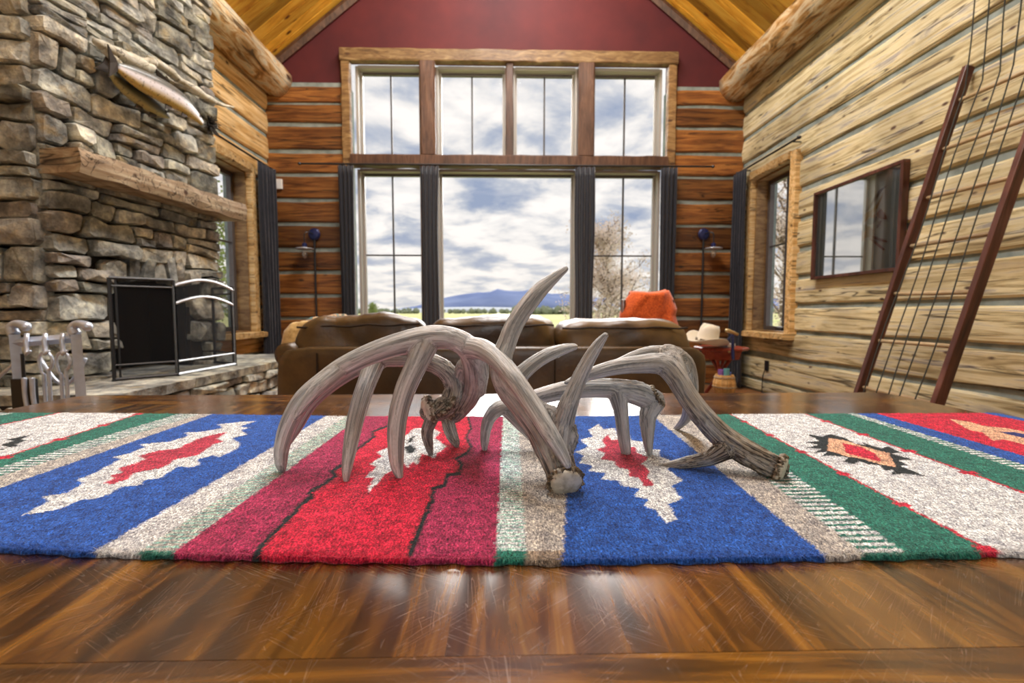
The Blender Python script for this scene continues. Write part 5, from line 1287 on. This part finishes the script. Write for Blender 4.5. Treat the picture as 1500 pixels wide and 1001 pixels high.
# ================================================================== ANTLERS
def antler(label, chains, burrs, base_pt, rough=1.0, brown=1.0, vox=.0015, reach=.16):
    """chains: list of (part name, flat, [(px, py, Y, radius px)])"""
    CH = []
    for nm, flat, pts in chains:
        q = [(P(a, b, y), r*y/F*1.06+.0010) for a, b, y, r in pts]; CH.append((nm, flat, crom(q, .004)))
    V = []; Fc = []
    for nm, flat, q in CH:
        pp = [a for a, _ in q]; rr = [b for _, b in q]
        # rounded tips
        t0 = (pp[0]-pp[1]).normalized(); t1 = (pp[-1]-pp[-2]).normalized()
        pp = [pp[0]+t0*rr[0]*.6]+pp+[pp[-1]+t1*rr[-1]*.6]; rr = [rr[0]*.5]+rr+[rr[-1]*.5]
        v, f = tube_vf(pp, rr, 16, flat if flat != 1 else None, len(V)); V += v; Fc += f
    me = pyd(V, Fc); tmp = bpy.data.objects.new('tmp', me); C.objects.link(tmp)
    m1 = tmp.modifiers.new('r', 'REMESH'); m1.mode = 'VOXEL'; m1.voxel_size = vox
    m2 = tmp.modifiers.new('s', 'SMOOTH'); m2.factor = .5; m2.iterations = 16
    dg = bpy.context.evaluated_depsgraph_get(); ev = tmp.evaluated_get(dg); full = bpy.data.meshes.new_from_object(ev); bpy.data.objects.remove(tmp)
    n = len(full.vertices); co = np.empty(n*3, np.float32); full.vertices.foreach_get('co', co); co = co.reshape(-1, 3); no = np.empty(n*3, np.float32); full.vertices.foreach_get('normal', no); no = no.reshape(-1, 3)
    smp = []; run = []
    for ci, (nm, flat, q) in enumerate(CH):
        s = 0
        for k, (p, r) in enumerate(q):
            if k: s += (p-q[k-1][0]).length
            smp.append((ci, s, p, r)); 
    SP = np.array([list(x[2]) for x in smp]); SRd = np.array([x[3] for x in smp]); SC_ = np.array([x[0] for x in smp]); SA = np.array([x[1] for x in smp])
    cid = np.empty(n, int); al = np.empty(n); cen = np.empty((n, 3))
    for b in range(0, n, 4000):
        D = np.linalg.norm(co[b:b+4000, None]-SP[None], axis=2)-SRd[None]*1.0; j = D.argmin(1); cid[b:b+4000] = SC_[j]; al[b:b+4000] = SA[j]; cen[b:b+4000] = SP[j]
    bp = np.array(base_pt_w(base_pt)); dist = np.linalg.norm(co-bp, axis=1)
    basef = np.clip(1.25-dist/reach, 0, 1)*brown
    w = co-cen
    g = no*4.0+co*11
    newco = co.copy(); amp = (.0004+.0017*np.clip(1.1-dist/.17, 0, 1))*rough
    for i in range(n):
        v = Vector(g[i]); h = noise.noise(Vector((v.x*1.5, v.y*1.3, v.z*1.5)))+.5*noise.noise(v*2.6)
        newco[i] = co[i]+no[i]*h*amp[i]
    full.vertices.foreach_set('co', newco.ravel().astype(np.float32)); full.update()
    no2 = np.empty(n*3, np.float32); full.vertices.foreach_get('normal', no2); no2 = no2.reshape(-1, 3)
    pl = np.empty(len(full.loops), np.int32); full.loops.foreach_get('vertex_index', pl); ls = np.empty(len(full.polygons), np.int32); full.polygons.foreach_get('loop_start', ls); lt = np.empty(len(full.polygons), np.int32); full.polygons.foreach_get('loop_total', lt)
    quads = np.array([[pl[a], pl[a+1], pl[a+2], pl[a+3] if t == 4 else pl[a+2]] for a, t in zip(ls, lt)])
    pc = cid[quads[:, 0]]
    root = thing('antler', label, 'antler', Vector(bp)); off = Vector(bp)
    for ci, (nm, flat, q) in enumerate(CH):
        qf = quads[pc == ci]
        if not len(qf): continue
        u, inv = np.unique(qf.ravel(), return_inverse=True); inv = inv.reshape(qf.shape)
        fl = [tuple(r[:3]) if r[2] == r[3] else tuple(r) for r in inv.tolist()]
        m = bpy.data.meshes.new('antler_part'); m.from_pydata((newco[u]-bp).tolist(), [], fl); m.update(); m.shade_smooth()
        m.normals_split_custom_set_from_vertices([tuple(x) for x in no2[u]])
        a1 = m.attributes.new('grain', 'FLOAT_VECTOR', 'POINT'); a1.data.foreach_set('vector', (g[u]*np.array([1, 1, 1])).astype(np.float32).ravel())
        a2 = m.attributes.new('base', 'FLOAT', 'POINT'); a2.data.foreach_set('value', basef[u].astype(np.float32))
        link(nm, m, M['antler'], root)
    for (bpx, bpy_, bY, brp, axis, disc) in burrs:
        c = P(bpx, bpy_, bY); r = brp*bY/F; ax = Vector(axis).normalized(); u = ax.orthogonal().normalized(); w_ = ax.cross(u)
        nu, nv_ = 110, 16; VV_ = []
        for i in range(nu):
            a = 2*pi*i/nu; dr_ = u*cos(a)+w_*sin(a)
            for j in range(nv_):
                b = 2*pi*j/nv_; lump = .85+.9*noise.noise(Vector((cos(a)*6, sin(a)*6, r*90+b*.5)))+.6*noise.noise(Vector((cos(a)*15, sin(a)*15, b*.8)))
                rr = r*.26*max(.3, lump); VV_.append(c-off+dr_*(r*.92+rr*cos(b)*.9)-ax*(r*.22)+ax*(rr*sin(b)*.9))
        ff = [(i*nv_+j, ((i+1) % nu)*nv_+j, ((i+1) % nu)*nv_+(j+1) % nv_, i*nv_+(j+1) % nv_) for i in range(nu) for j in range(nv_)]
        link('burr', pyd(VV_, ff), M['burr'], root, smooth=True)
        if disc:
            VV_ = []; prof = [(.98, -.28), (.97, -.02), (.90, .09), (.72, .16), (.45, .20), (.2, .21)]
            for f_, h in prof:
                for i in range(40):
                    a = 2*pi*i/40; dr_ = u*cos(a)+w_*sin(a); VV_.append(c-off+dr_*r*f_*(1+.05*noise.noise(Vector((cos(a)*2, sin(a)*2, f_))))+ax*r*(h+.03*noise.noise(Vector((cos(a)*3*f_, sin(a)*3*f_, 5)))))
            ff = [(k*40+i, k*40+(i+1) % 40, (k+1)*40+(i+1) % 40, (k+1)*40+i) for k in range(len(prof)-1) for i in range(40)]+[tuple(range(200, 240))]
            link('base_face', pyd(VV_, ff), M['bone'], root, smooth=True)
    return root
def base_pt_w(b): return P(*b)
antler('large pale antler at the left, its beam arching high above long downward tines', [
    ('beam', 1, [(664, 610, .845, 11), (678, 592, .84, 14), (692, 568, .81, 16), (697, 542, .77, 18), (690, 515, .73, 17), (668, 498, .72, 15), (640, 494, .72, 16), (610, 498, .72, 16), (560, 512, .715, 14.5), (510, 534, .71, 13.5), (475, 558, .71, 13), (445, 585, .71, 13), (424, 620, .705, 11.5), (413, 655, .70, 9.5), (412, 680, .695, 7), (415, 693, .695, 2.5)]),
    ('tine', 1, [(625, 502, .72, 17), (612, 530, .71, 15), (594, 570, .70, 13.5), (583, 610, .69, 12.5), (580, 650, .68, 11), (582, 685, .67, 8), (587, 703, .665, 3)]),
    ('tine', 1, [(500, 542, .705, 10), (470, 566, .69, 10), (450, 588, .685, 8), (437, 606, .68, 5), (432, 615, .68, 2)]),
    ('tine', 1, [(680, 508, .725, 14), (706, 512, .70, 14), (728, 526, .67, 13), (755, 557, .63, 12.5), (782, 597, .60, 12), (806, 636, .58, 11), (824, 665, .575, 8.5), (832, 683, .57, 5)]),
    ('brow_tine', 1, [(670, 602, .845, 11), (656, 612, .84, 8), (660, 632, .83, 8), (667, 648, .82, 5.5), (670, 656, .818, 2)]),
    ('palm', .45, [(674, 590, .84, 10), (672, 565, .80, 7), (680, 535, .76, 10), (700, 545, .76, 13), (702, 575, .81, 8)])],
    [(657, 598, .835, 15, (-.8, -.4, .3), False)], (658, 602, .845), brown=.9)
antler('grey antler behind the big left one, with crusted burr over the red stripes', [
    ('beam', 1, [(624, 604, .79, 12), (645, 602, .79, 13), (660, 586, .79, 12.5), (664, 562, .79, 12.5), (650, 541, .785, 12.5), (622, 528, .78, 12), (585, 524, .775, 12), (548, 528, .77, 12), (505, 552, .76, 8), (462, 588, .75, 6), (436, 628, .745, 5), (424, 650, .74, 2)]),
    ('tine', 1, [(550, 530, .77, 13), (536, 565, .74, 12), (522, 610, .71, 11), (513, 655, .68, 9), (508, 690, .66, 6), (507, 708, .654, 2.5)]),
    ('brow_tine', 1, [(650, 592, .78, 11), (638, 602, .775, 9), (626, 632, .775, 7.5), (628, 652, .775, 5.5), (632, 667, .775, 2.5)])],
    [(624, 603, .78, 20, (-.85, -.45, -.1), True), (650, 592, .775, 17, (-.5, -.3, .6), False)], (636, 600, .79), brown=1.0)
antler('upright centre antler standing on its round pale base face, tip reaching into the big window', [
    ('beam', 1, [(829, 709, .615, 18), (822, 694, .635, 20), (812, 664, .645, 23), (795, 628, .655, 23), (768, 592, .665, 21), (745, 562, .675, 20), (734, 532, .68, 15.5), (742, 505, .68, 12.5), (757, 470, .685, 12), (785, 432, .69, 11), (808, 410, .695, 7.5), (830, 393, .70, 3)]),
    ('tine', 1, [(815, 660, .645, 22), (824, 622, .645, 15), (834, 590, .64, 12), (845, 563, .64, 10.5), (858, 535, .635, 9), (874, 508, .63, 7), (888, 490, .625, 3.5)]),
    ('tine', 1, [(745, 570, .67, 17), (762, 550, .68, 11.5), (780, 534, .69, 9.5), (801, 521, .70, 9), (825, 512, .71, 7), (844, 508, .715, 3.5)]),
    ('palm', .5, [(812, 675, .642, 16), (828, 640, .642, 18), (814, 616, .648, 15), (788, 600, .66, 12)])],
    [(830, 709, .600, 25, (.14, -.86, -.40), True)], (828, 708, .607), rough=1.7, brown=.9, reach=.17)
antler('low grey antler behind the centre one, two tines ending on the blue-bordered diamond', [
    ('beam', 1, [(962, 590, .79, 14), (936, 577, .785, 16), (906, 570, .78, 13.5), (878, 568, .785, 13), (850, 569, .79, 12.5), (822, 573, .795, 12), (794, 580, .80, 11), (770, 588, .80, 10.5), (748, 595, .80, 10.5), (730, 599, .80, 10), (718, 611, .80, 8.5), (712, 628, .80, 7), (710, 648, .80, 5.5), (710, 662, .80, 2.5)]),
    ('tine', 1, [(903, 572, .78, 14), (909, 600, .775, 9.5), (913, 635, .775, 8), (917, 664, .775, 6.5)]),
    ('brow_tine', 1, [(958, 590, .785, 14), (949, 610, .78, 11), (949, 632, .775, 8.5), (950, 654, .77, 5.5), (953, 673, .765, 2)]),
    ('tine', 1, [(742, 600, .80, 9), (765, 624, .795, 8), (790, 650, .79, 6), (803, 664, .785, 3)])],
    [(964, 579, .785, 16, (.8, -.1, .5), False)], (960, 582, .79), brown=.45)
antler('brown-ridged antler at the right resting on its base, small tine pointing left', [
    ('beam', 1, [(1141, 687, .66, 16), (1118, 676, .665, 17), (1088, 660, .675, 17), (1058, 639, .69, 16.5), (1031, 612, .70, 15), (1008, 582, .715, 14), (990, 553, .73, 14), (970, 534, .74, 14.5), (935, 534, .745, 12), (902, 538, .75, 10.5), (869, 547, .755, 8.5), (842, 557, .76, 5.5), (828, 561, .76, 2.5)]),
    ('tine', 1, [(978, 530, .745, 14), (992, 524, .77, 12), (1003, 536, .79, 13), (1009, 560, .82, 12), (1011, 590, .86, 9), (1004, 614, .90, 6), (987, 631, .945, 2.5)]),
    ('tine', 1, [(985, 520, .755, 11), (965, 515, .765, 8), (938, 519, .775, 7), (905, 533, .785, 6.5), (870, 548, .795, 5), (846, 560, .80, 2)]),
    ('brow_tine', 1, [(1066, 656, .68, 15), (1040, 671, .69, 9.5), (1018, 676, .697, 8), (1000, 679, .70, 7), (975, 684, .71, 5), (950, 688, .713, 2)]),
    ('palm', .5, [(1000, 570, .72, 12), (985, 530, .745, 14), (976, 514, .755, 9), (996, 520, .765, 8), (1004, 545, .77, 9)])],
    [(1147, 688, .650, 20, (.7, -.6, -.2), True)], (1147, 690, .66), rough=1.7, brown=1.25, reach=.27)
